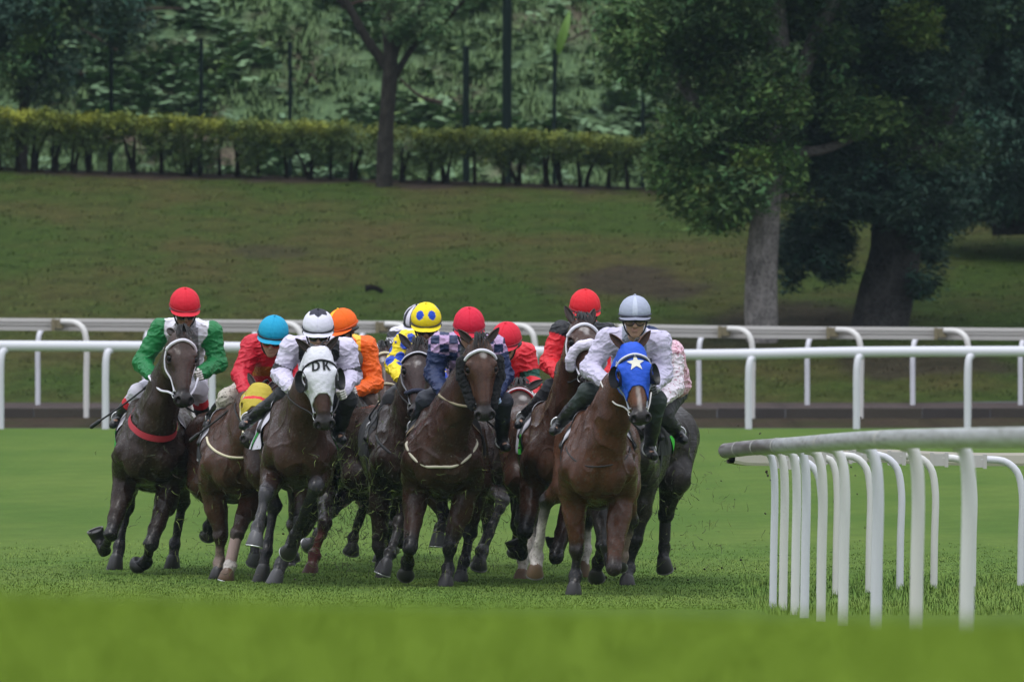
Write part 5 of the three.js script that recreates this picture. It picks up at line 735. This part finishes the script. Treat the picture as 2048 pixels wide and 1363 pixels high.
const RIDERS = [
  { seed: 1, d: 97.35, cb: [302, 988], yaw: 0, wide: 1.04, coat: BROWN, label: 'dark brown racehorse with white bridle and red neck strap, leftmost of all',
    poll: [364, 665, 0.95], muzzle: [379, 800], faceYaw: 0.28, bridle: WHITE, brow: WHITE, browR: 0.014, earBack: 1.1, earL: 0.62, rein: WHITE, reinR: 0.010, collar: { t: 0.72, h: 0.058, c: hex('#9c2430') }, cloth: { c: hex('#77747c'), edge: hex('#c9c9d0'), girth: [0.3, 0.29, 0.3], tag: { c: hex('#2f9a35'), f: 0.02 } },
    legs: { fl: [221, 1068, 0.42, 207, 1098, 0.14, 186, 1058, 0.04], fr: [301, 1088, 0.45, 291, 1122, 0.16, 266, 1142, 0.10], hl: [253, 1015, -1.0, 238, 1092, -0.95, 226, 1142, -0.84], hr: [364, 1005, -1.2, 349, 1088, -1.25, 342, 1146, -1.2], kn: BLACK, t0: 0.7 },
    jock: { label: 'jockey in red cap with white body and green sleeves, on the leftmost horse', head: [369, 616, 0.34], yaw: 0.12, pitch: 0.38, skin: 'b', sh: [[324, 658, 0.06], [421, 664, 0.06]], el: [[283, 724, 0.06], [434, 726, 0.06]], wr: [[304, 752, 0.40], [398, 748, 0.40]], hip: [362, 760, -0.55], kn: [[276, 785, 0.0], [397, 778, 0.0]], ft: [[236, 838, -0.26], [406, 846, -0.26]], cap: plainCap(hex('#cf1f33')), cuff: hex('#c41f2e'),
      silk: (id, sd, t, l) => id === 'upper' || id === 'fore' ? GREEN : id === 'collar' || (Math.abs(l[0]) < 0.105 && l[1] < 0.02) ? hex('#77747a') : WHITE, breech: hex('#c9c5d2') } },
  { seed: 2, d: 96.0, cb: [468, 1010], yaw: 0.1, coat: [0.055, 0.024, 0.0145], label: 'bay racehorse with yellow hood and pale leg bandage, second from left',
    hs: 0.98, poll: [522, 770, 0.9], muzzle: [503, 876], hood: { c: hex('#b3a02c'), band: [0.16, 0.016, RED], low: 0.24 }, bridle: CREAM, plate: { c: CREAM, r: 0.011, low: 0.40 }, cloth: { c: hex('#25252c'), edge: hex('#b9b6bd') }, earOut: 0.5,
    legs: { fl: [441, 1072, 0.15, 437, 1126, 0.12, 433, 1160, 0.22], fr: [474, 1066, 0.45, 459, 1130, 0.52, 450, 1162, 0.62], hl: [430, 1015, -1.1, 418, 1052, -1.2, 415, 1084, -1.22], hr: [520, 1040, -1.0, 513, 1084, -1.0, 508, 1134, -0.96], shoe: [1], c: 'pwkg', kn: [0.032, 0.018, 0.014] }, boots: { on: [1], c: hex('#9d8780'), a: 0.15, b: 0.9 },
    jock: { label: 'jockey in light blue cap and red jacket with orange sash', head: [545, 672, 0.34], yaw: -0.1, pitch: 0.35, roll: -0.12, skin: 'a', sh: [[505, 690, 0.0], [590, 700, 0.0]], el: [[482, 748, 0.08], [600, 752, 0.05]], wr: [[492, 786, 0.36], [572, 790, 0.36]], hip: [532, 770, -0.55], kn: [[455, 795, 0.02], [575, 810, 0.0]], ft: [[424, 838, -0.26], [560, 862, -0.26]], cap: { ...plainCap(CYAN), band: INK }, frame: hex('#b82a1e'), speck: true,
      silk: (id, sd, t, l) => (id === 'torso' && l[1] < -0.17 && l[1] > -0.25) ? hex('#a8651c') : hex('#c41e33'), breech: hex('#b9b2a6') } },
  { seed: 3, d: 94.3, cb: [590, 986], yaw: 0.12, wide: 0.95, coat: [0.036, 0.0160, 0.0100], label: 'dark bay racehorse in a white hood lettered DK with black eye cups',
    poll: [637, 699, 1.0], muzzle: [656, 860], faceYaw: 0.10, face: [0.05, 0.024, 0.016], hood: { c: hex('#dcdbe4'), low: 0.325, cups: 1, trim: INK, mark: [...letter('D', -0.072), ...letter('K', 0.006)] }, bridle: hex('#b6b6bf'), cloth: { c: hex('#c2bfca'), flap: 0.10, tag: { c: hex('#2a8a3c'), f: -0.05 } }, earOut: 0.85, earBack: 0.3,
    legs: { fl: [530, 988, 0.62, 516, 1052, 0.74, 507, 1090, 0.90], fr: [632, 972, 0.58, 590, 1070, 0.24, 573, 1120, 0.16], hl: [548, 1010, -0.9, 533, 1102, -0.82, 520, 1172, -0.74], hr: [602, 1040, -0.8, 563, 1124, -0.6, 545, 1172, -0.48], shoe: [0, 1], c: 'gkkg', kn: [0.034, 0.032, 0.036] },
    jock: { label: 'jockey in white cap with black crown and white silks with black patches', head: [636, 660, 0.36], yaw: 0.02, pitch: 0.32, skin: 'a', sh: [[583, 694, 0.05], [692, 698, 0.05]], el: [[562, 748, 0.05], [704, 752, 0.05]], wr: [[581, 776, 0.42], [682, 784, 0.42]], hip: [642, 790, -0.55], kn: [[568, 790, 0.05], [694, 800, 0.0]], ft: [[496, 840, -0.22], [676, 868, -0.26]], mask: hex('#77777d'), bootTop: 0.14, breech: [0.02, 0.02, 0.024],
      cap: { f: (ph, th) => th < 0.62 + 0.20 * Math.abs(((ph / 1.05) % 1 + 1) % 1 - 0.5) * 2 - 0.1 ? hex('#33333f') : hex('#dcdae8'), peak: hex('#d6d4e0'), band: INK, button: INK },
      silk: (id, sd, t, l, p) => { if (id === 'upper') return t > 0.70 && t < 0.92 ? INK : LAV; if (id === 'yoke' || id === 'torso' || id === 'collar') return Math.abs(l[0]) > 0.10 && Math.abs(l[0]) < 0.17 && l[1] < 0.06 && l[1] > -0.12 ? INK : LAV; return LAV; } } },
  { seed: 4, d: 98.3, cb: [690, 978], yaw: 0.22, coat: NEARBLACK, label: 'almost black racehorse with one reddish hoof, hidden behind the DK hooded horse',
    poll: [664, 744, 0.8], muzzle: [668, 866], cloth: { c: [0.02, 0.02, 0.022] }, plate: { c: hex('#a08a60'), r: 0.010 },
    legs: { fl: [650, 1046, 0.75, 628, 1110, 0.8, 619, 1156, 0.9], fr: [662, 1022, 0.3, 640, 1066, 0.0, 612, 1104, -0.06], hl: [588, 1050, -1.0, 582, 1094, -1.05, 588, 1124, -1.0], hr: [604, 1060, -1.1, 578, 1118, -1.0, 582, 1150, -0.95], shoe: [1], c: 'rgtk' },
    jock: { label: 'jockey in orange cap with yellow stripe and orange jacket', head: [686, 657, 0.34], yaw: -0.55, pitch: 0.35, roll: 0.1, skin: 'b', sh: [[650, 698, -0.02], [732, 694, 0.02]], el: [[646, 752, 0.02], [748, 766, 0.05]], wr: [[662, 782, 0.3], [708, 782, 0.36]], hip: [704, 790, -0.5], kn: [[672, 806, 0.0], [735, 800, 0.02]], ft: [[668, 862, -0.26], [752, 862, -0.2]], bootTop: 0.52,
      cap: { f: (ph) => ph < -0.15 && ph > -1.1 ? YEL : ORANGE, peak: ORANGE, band: mixc(ORANGE, INK, 0.4), button: YEL }, vest: hex('#6f675f'),
      silk: (id, sd, t, l) => (id === 'yoke' || id === 'torso' || (id === 'upper' && t < 0.12)) && sd !== 0 && l[0] > 0.03 && l[0] < 0.13 ? YEL : ORANGE, breech: hex('#6f5f56') } },
  { seed: 5, d: 100.6, cb: [764, 1000], yaw: 0, coat: [0.040, 0.018, 0.012], label: 'bay racehorse with cream browband and crossed noseband, rearmost of the field',
    hs: 1.24, poll: [768, 694, 0.9], muzzle: [776, 816], faceYaw: -0.1, bridle: CREAM, bridleR: 0.011, brow: CREAM, browR: 0.013, nose: { c: CREAM, r: 0.012, z: 0.34 }, star: [[-0.01, 0.13, 0.012, 0.02]], earOut: 0.6,
    legs: { fl: [765, 1050, 0.2, 762, 1098, 0.2, 760, 1124, 0.28], fr: [784, 1050, 0.4, 782, 1082, 0.1, 783, 1112, 0.0], hl: [770, 1020, -1.2, 774, 1070, -1.3, 774, 1104, -1.3], hr: [792, 1020, -1.2, 798, 1060, -1.3, 802, 1090, -1.3] },
    jock: { label: 'jockey in black and white striped cap, almost hidden behind the yellow spotted cap', head: [837, 648, 0.2], yaw: -0.3, pitch: 0.35, skin: 'a', sh: [[795, 676, -0.05], [855, 680, -0.05]], el: [[784, 715, 0.0], [860, 730, 0.0]], wr: [[786, 748, 0.3], [812, 758, 0.3]], hip: [806, 768, -0.5], kn: [[752, 800, 0], [840, 800, 0]], ft: [[752, 850, -0.26], [838, 860, -0.26]], bootTop: 0.2,
      cap: { f: (ph, th) => Math.floor((ph + 7) / 0.42) % 2 ? hex('#d8d4e2') : hex('#2a2a34'), peak: hex('#d8d4e2'), band: INK, button: INK },
      silk: (id, sd, t, l, p) => Math.floor(p[1] / 0.055) % 2 ? hex('#d8d4e0') : INK, breech: hex('#b9b6bd') } },
  { seed: 6, d: 96.4, cb: [802, 1000], yaw: 0.2, coat: [0.026, 0.0145, 0.0098], label: 'dark bay racehorse with black and white browband and dark blue noseband',
    poll: [836, 690, 0.95], muzzle: [839, 824], faceYaw: 0.08, face: [0.05, 0.031, 0.028], bridle: hex('#8c8c93'), brow: INK, brow2: WHITE, browR: 0.015, nose: { c: hex('#2c3048'), r: 0.018, z: 0.38 }, star: [[0.0, 0.16, 0.012, 0.012]], cloth: { c: [0.013, 0.013, 0.014] }, earOut: 0.6, plate: { c: [0.02, 0.02, 0.022], r: 0.012 },
    legs: { fl: [757, 1092, 0.15, 762, 1134, 0.12, 766, 1166, 0.22], fr: [800, 1042, 0.5, 781, 1106, 0.72, 763, 1148, 0.86], hl: [736, 985, -1.2, 706, 1074, -1.3, 703, 1112, -1.26], hr: [795, 1030, -1.1, 804, 1084, -1.2, 800, 1058, -1.3], shoe: [1], c: 'kgkk', kn: [0.018, 0.014, 0.012] },
    jock: { label: 'jockey in yellow cap with two blue spots and yellow silks with blue spots', head: [852, 646, 0.34], yaw: 0.0, pitch: 0.40, skin: 'b', sh: [[810, 684, 0.0], [896, 690, 0.0]], el: [[789, 730, 0.04], [906, 745, 0.04]], wr: [[802, 758, 0.38], [880, 762, 0.38]], hip: [848, 770, -0.55], kn: [[786, 796, 0.0], [890, 800, 0.0]], ft: [[746, 858, -0.24], [884, 862, -0.26]], bootTop: 0.16, breech: [0.03, 0.03, 0.034],
      cap: { f: (ph, th) => Math.hypot((Math.abs(ph) - 0.52) * Math.sin(th) * 1.1, th - 0.98) < 0.30 || Math.hypot((Math.abs(ph) - 2.0) * Math.sin(th), th - 0.98) < 0.30 ? BLUE : YELB, peak: YELB, band: hex('#4a4420'), button: YELB },
      silk: (id, sd, t, l, p) => spotsAt(p, 0.125, 0.40) ? BLUE : YELB } },
  { seed: 7, d: 94.3, cb: [888, 1004], yaw: -0.05, wide: 1.12, coat: [0.036, 0.0160, 0.0095], label: 'brown racehorse with black sheepskin cheek rolls and white rope round its neck',
    poll: [960, 682, 1.0], muzzle: [972, 832], faceYaw: 0.10, face: [0.066, 0.029, 0.017], lip: [0.10, 0.075, 0.07], bridle: BLACKC, brow: WHITE, browR: 0.014, cheekRolls: [0.007, 0.007, 0.008], star: [[0.012, 0.105, 0.016, 0.016], [0.02, 0.12, 0.010, 0.012]], plate: { c: hex('#b9b39f'), r: 0.012, low: 0.28 }, rein: hex('#8a8068'), reinR: 0.011, cloth: { c: [0.018, 0.018, 0.02], edge: [0.3, 0.22, 0.12] }, earOut: 0.75,
    legs: { fl: [820, 1096, 0.42, 815, 1122, 0.12, 809, 1164, 0.06], fr: [899, 1094, 0.2, 896, 1136, 0.18, 889, 1178, 0.3], hl: [888, 1030, -0.8, 881, 1054, -0.55, 873, 1092, -0.40], hr: [940, 1064, -1.0, 929, 1122, -0.92, 916, 1176, -0.84], shoe: [2], c: 'kkgk', t0: 0.6 },
    jock: { label: 'jockey in bright red cap and navy silks with pink squares, centre of the field', head: [938, 656, 0.36], yaw: 0.05, pitch: 0.42, skin: 'a', sh: [[880, 688, 0.05], [988, 690, 0.05]], el: [[868, 748, 0.06], [1008, 750, 0.04]], wr: [[886, 786, 0.40], [990, 792, 0.38]], hip: [936, 780, -0.55], kn: [[852, 800, 0.02], [1006, 802, 0.0]], ft: [[828, 856, -0.22], [1004, 884, -0.26]], bootTop: 0.16, glove: hex('#8fa6c4'), breech: [0.03, 0.034, 0.05],
      cap: plainCap(hex('#cf1b3a')),
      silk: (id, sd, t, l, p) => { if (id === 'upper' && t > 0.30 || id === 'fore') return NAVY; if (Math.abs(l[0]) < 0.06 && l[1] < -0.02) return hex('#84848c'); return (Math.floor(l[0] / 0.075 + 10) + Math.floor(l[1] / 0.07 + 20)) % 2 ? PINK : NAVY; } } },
  { seed: 8, d: 98.2, hs: 1.22, cb: [1018, 996], yaw: 0.05, coat: [0.026, 0.0175, 0.0135], label: 'dark grey brown racehorse with red and white browband and red reins',
    poll: [1040, 768, 0.9], muzzle: [1037, 880], faceYaw: 0.05, bridle: hex('#b51f28'), bridleR: 0.012, brow: hex('#b51f28'), brow2: WHITE, browR: 0.015, rein: hex('#b51f28'), reinR: 0.011, star: [[0.02, 0.16, 0.018, 0.022], [0.035, 0.15, 0.014, 0.012]], earOut: 0.9,
    legs: { fl: [1006, 1000, 0.65, 964, 1102, 0.8, 956, 1142, 0.86], fr: [1042, 1040, 0.3, 1045, 1078, 0.0, 1046, 1102, -0.06], hl: [978, 1050, -1.0, 957, 1120, -0.92, 945, 1146, -0.84], hr: [1034, 1050, -1.0, 1032, 1090, -1.1, 1030, 1116, -1.1], c: 'kkgk', kn: [0.05, 0.045, 0.046] },
    jock: { label: 'jockey in red cap and red jacket with dark green arm bands, behind the navy jockey', head: [1012, 684, 0.34], yaw: -0.35, pitch: 0.42, roll: -0.1, skin: 'a', sh: [[980, 720, 0.0], [1050, 706, 0.0]], el: [[985, 775, 0.02], [1064, 764, 0.02]], wr: [[1010, 800, 0.3], [1062, 792, 0.32]], hip: [1030, 800, -0.5], kn: [[985, 830, 0.0], [1070, 830, 0.0]], ft: [[985, 880, -0.26], [1072, 885, -0.26]], clear: 0, cap: plainCap(hex('#d01f36')), bootTop: 0.2, breech: hex('#55555c'),
      silk: (id, sd, t) => id === 'upper' && t > 0.60 && t < 0.98 ? DGREEN : hex('#d3202f') } },
  { seed: 9, d: 95.3, cb: [1112, 997], yaw: 0.12, neckW: 0.86, coat: [0.052, 0.021, 0.011], label: 'bay racehorse with white sheepskin nose roll, white browband and two white socks',
    hs: 1.18, poll: [1166, 638, 0.9], muzzle: [1186, 756], faceYaw: 0.3, face: [0.052, 0.023, 0.015], bridle: WHITE, brow: WHITE, browR: 0.015, roll: hex('#d5cfe2'), star: [[-0.01, 0.115, 0.024, 0.016], [0.0, 0.145, 0.012, 0.026]], cloth: { c: hex('#b9b6bd'), edge: BLACKC, tag: { c: hex('#36b02f'), f: 0.06 } }, earOut: 0.3, earBack: 0.2,
    legs: { fl: [1049, 1060, 0.42, 1042, 1106, 0.12, 1019, 1084, 0.02], fr: [1112, 1112, 0.42, 1110, 1100, 0.1, 1105, 1076, 0.0], hl: [1076, 1045, -0.9, 1047, 1118, -0.7, 1040, 1176, -0.6], hr: [1178, 1040, -1.1, 1170, 1098, -1.1, 1163, 1164, -1.02], c: 'kkww' },
    jock: { label: 'jockey in red cap and red jacket with black shoulders, left of the grey capped leader', head: [1170, 620, 0.2], yaw: 0.1, pitch: 0.30, skin: 'a', sh: [[1124, 664, 0.0], [1214, 668, 0.0]], el: [[1099, 726, 0.04], [1226, 734, 0.04]], wr: [[1121, 752, 0.36], [1196, 760, 0.36]], hip: [1160, 768, -0.55], kn: [[1104, 776, 0.04], [1214, 790, 0.0]], ft: [[1046, 838, -0.24], [1208, 850, -0.26]], cap: plainCap(hex('#d4202c')), bootTop: 0.12, breech: [0.02, 0.02, 0.024],
      silk: (id, sd, t, l) => id === 'yoke' || id === 'collar' || (id === 'upper' && t < 0.14) ? INK : hex('#d3202b') } },
  { seed: 10, d: 92.2, cb: [1196, 1022], yaw: 0.0, coat: [0.064, 0.0235, 0.0108], label: 'bay racehorse leading in a blue hood with a white star and black eye cups',
    poll: [1264, 690, 1.0], muzzle: [1280, 836], faceYaw: 0.10, face: [0.12, 0.044, 0.020], hood: { c: hex('#1450c8'), low: 0.315, cups: 1, trim: WHITE, trim2: INK, mark: [{ name: 'star', shape: starShape, x: 0.006, z: 0.155, c: hex('#dedacb') }] }, star: [[0.0, 0.36, 0.007, 0.04], [0.006, 0.43, 0.008, 0.04], [0.003, 0.49, 0.01, 0.03]], lip: [0.07, 0.07, 0.066], bridle: hex('#9aa0ac'), rein: hex('#c9c5c0'), cloth: { c: hex('#c2c0c8'), edge: BLACKC, tag: { c: hex('#35b32c'), f: -0.5 } }, earOut: 0.7, earBack: 0.15, plate: { c: [0.02, 0.018, 0.018], r: 0.006, low: 0.36 },
    legs: { fl: [1153, 1100, 0.15, 1150, 1150, 0.13, 1146, 1196, 0.24], fr: [1227, 1136, 0.45, 1220, 1124, 0.14, 1216, 1092, 0.0], hl: [1094, 1000, -1.1, 1073, 1110, -1.2, 1069, 1158, -1.15], hr: [1262, 1040, -1.1, 1245, 1112, -1.2, 1236, 1144, -1.2], c: 'kkwp', t0: 0.8, kn: [0.02, 0.014, 0.012] },
    jock: { label: 'jockey in grey cap, clear goggles and pale lavender silks, on the leading horse', head: [1270, 634, 0.36], yaw: 0.0, pitch: 0.12, skin: 'a', clear: 1, sh: [[1217, 678, 0.05], [1320, 684, 0.05]], el: [[1180, 738, 0.05], [1326, 748, 0.05]], wr: [[1212, 764, 0.42], [1304, 776, 0.42]], hip: [1262, 778, -0.55], kn: [[1176, 784, 0.05], [1314, 800, 0.0]], ft: [[1116, 850, -0.22], [1298, 900, -0.25]], cap: { f: (ph, th) => Math.abs(ph) < 0.16 || Math.abs(ph) > 2.98 ? hex('#bcc2d2') : hex('#a3a9bd'), peak: hex('#85889a'), band: hex('#3a3c4c'), button: hex('#a3a9bd') }, glove: [0.02, 0.024, 0.024], bootTop: 0.30, breech: hex('#2c3634'), slim: 0.98,
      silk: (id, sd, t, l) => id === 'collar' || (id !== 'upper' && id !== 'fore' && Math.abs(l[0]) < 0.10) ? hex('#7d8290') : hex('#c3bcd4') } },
  { seed: 11, d: 94.5, cb: [1252, 1000], yaw: -0.24, coat: [0.020, 0.0150, 0.0130], label: 'almost black racehorse rightmost of the field, behind the blue hooded leader',
    poll: [1284, 742, 0.7], muzzle: [1272, 858], cloth: { c: [0.013, 0.013, 0.014], tag: { c: hex('#3cc433'), f: -0.48 } },
    legs: { fl: [1206, 1092, 0.35, 1196, 1122, 0.1, 1189, 1168, 0.05], fr: [1272, 1082, 0.15, 1258, 1134, 0.12, 1251, 1178, 0.22], hl: [1262, 1050, -1.1, 1250, 1100, -1.2, 1246, 1120, -1.2], hr: [1331, 1032, -1.1, 1329, 1092, -1.2, 1327, 1148, -1.16] }, boots: { on: [3], c: [0.02, 0.018, 0.017], a: 0.1, b: 0.8 },
    jock: { label: 'jockey in white silks speckled pink with navy collar, half hidden', head: [1298, 694, 0.25], yaw: 0.0, pitch: 0.3, skin: 'a', sh: [[1270, 722, 0.0], [1342, 706, 0.02]], hem: [1356, 768, -0.15], el: [[1262, 780, 0.0], [1348, 774, 0.12]], wr: [[1284, 812, 0.36], [1312, 812, 0.40]], hip: [1322, 778, -0.42], kn: [[1268, 830, 0.0], [1326, 828, 0.04]], ft: [[1276, 880, -0.26], [1358, 868, -0.22]], bootTop: 0.14, breech: [0.02, 0.02, 0.022], cap: plainCap(NAVY),
      silk: (id, sd, t, l, p) => id === 'yoke' || id === 'collar' || (id === 'upper' && t < 0.1) ? hex('#20243c') : (id === 'torso' ? speckle(p, hex('#e0b9c6'), hex('#b06a80'), 0.22) : speckle(p, hex('#dcd3dc'), hex('#b08090'), 0.36)) } },
];
for (const s of RIDERS) { const { U } = buildHorse(s); buildJockey(s, U, s.d); }
whip('thin black whip held by the leftmost jockey in green sleeves', at(303, 765, 97.0), at(198, 842, 97.2));
whip('thin black whip held low by the jockey in the light blue cap', at(486, 794, 95.6), at(396, 868, 95.8));
// turf and torn grass thrown up by the hooves
{
  const r = rng(202), o = thing('flying_turf', 'torn grass blades and crumbs of turf thrown up by the hooves', 'grass', V(0, 0, 0)); o.userData.kind = 'stuff';
  const bl = (seed) => { const q = rng(seed), g = tube([V(0, 0, 0), V(0.008 * (q() - 0.5), 0.018, 0.004), V(0.02 * (q() - 0.5), 0.038, 0.01 * (q() - 0.5)), V(0.04 * (q() - 0.5), 0.058, 0)], 0.0019, 3, 6, false, (t) => 1.1 - t * 0.9); return bare(g); };
  for (let v = 0; v < 4; v++) {
    const L = [], C = [];
    for (let i = 0; i < 800; i++) { const k = r(), [cx, w] = k < 0.35 ? [690, 110] : k < 0.6 ? [880, 110] : k < 0.72 ? [980, 70] : k < 0.86 ? [1330, 150] : [520, 260]; const px = cx + w * (r() + r() + r() - 1.5), h = Math.pow(r(), 0.7), d = lerp(93.0, 99.5, r()), py = 1165 - (h * 330) * (0.5 + 0.5 * r()) - 6; const p = at(px, py, d); if (p.y < 0.02) continue; L.push(new THREE.Matrix4().compose(p, new THREE.Quaternion().setFromEuler(new THREE.Euler(r() * 6, r() * 6, r() * 6)), V(1, 1, 1).multiplyScalar(0.5 + 1.2 * r()))); C.push(r() < 0.45 ? [0.13, 0.17, 0.035] : r() < 0.5 ? [0.035, 0.045, 0.015] : [0.05, 0.038, 0.025]); }
    instanced('blades', bl(v + 9), std({ color: 0xffffff, roughness: 0.8 }), L, o, C);
  }
  const crumb = new THREE.IcosahedronGeometry(0.009, 0).scale(1.3, 0.7, 1), L = [], C = []; for (let i = 0; i < 160; i++) { const px = lerp(420, 1750, r()), p = at(px, 1160 - 330 * Math.pow(r(), 1.5), lerp(92, 100, r())); if (p.y < 0.02) continue; place(L, p, 0.4 + 1.0 * r(), r() * 6, r() * 3, r() * 6); C.push([0.03, 0.022, 0.015]); } instanced('crumbs', crumb, std({ color: 0xffffff, roughness: 1 }), L, o, C);
}
renderer.render(scene, camera);
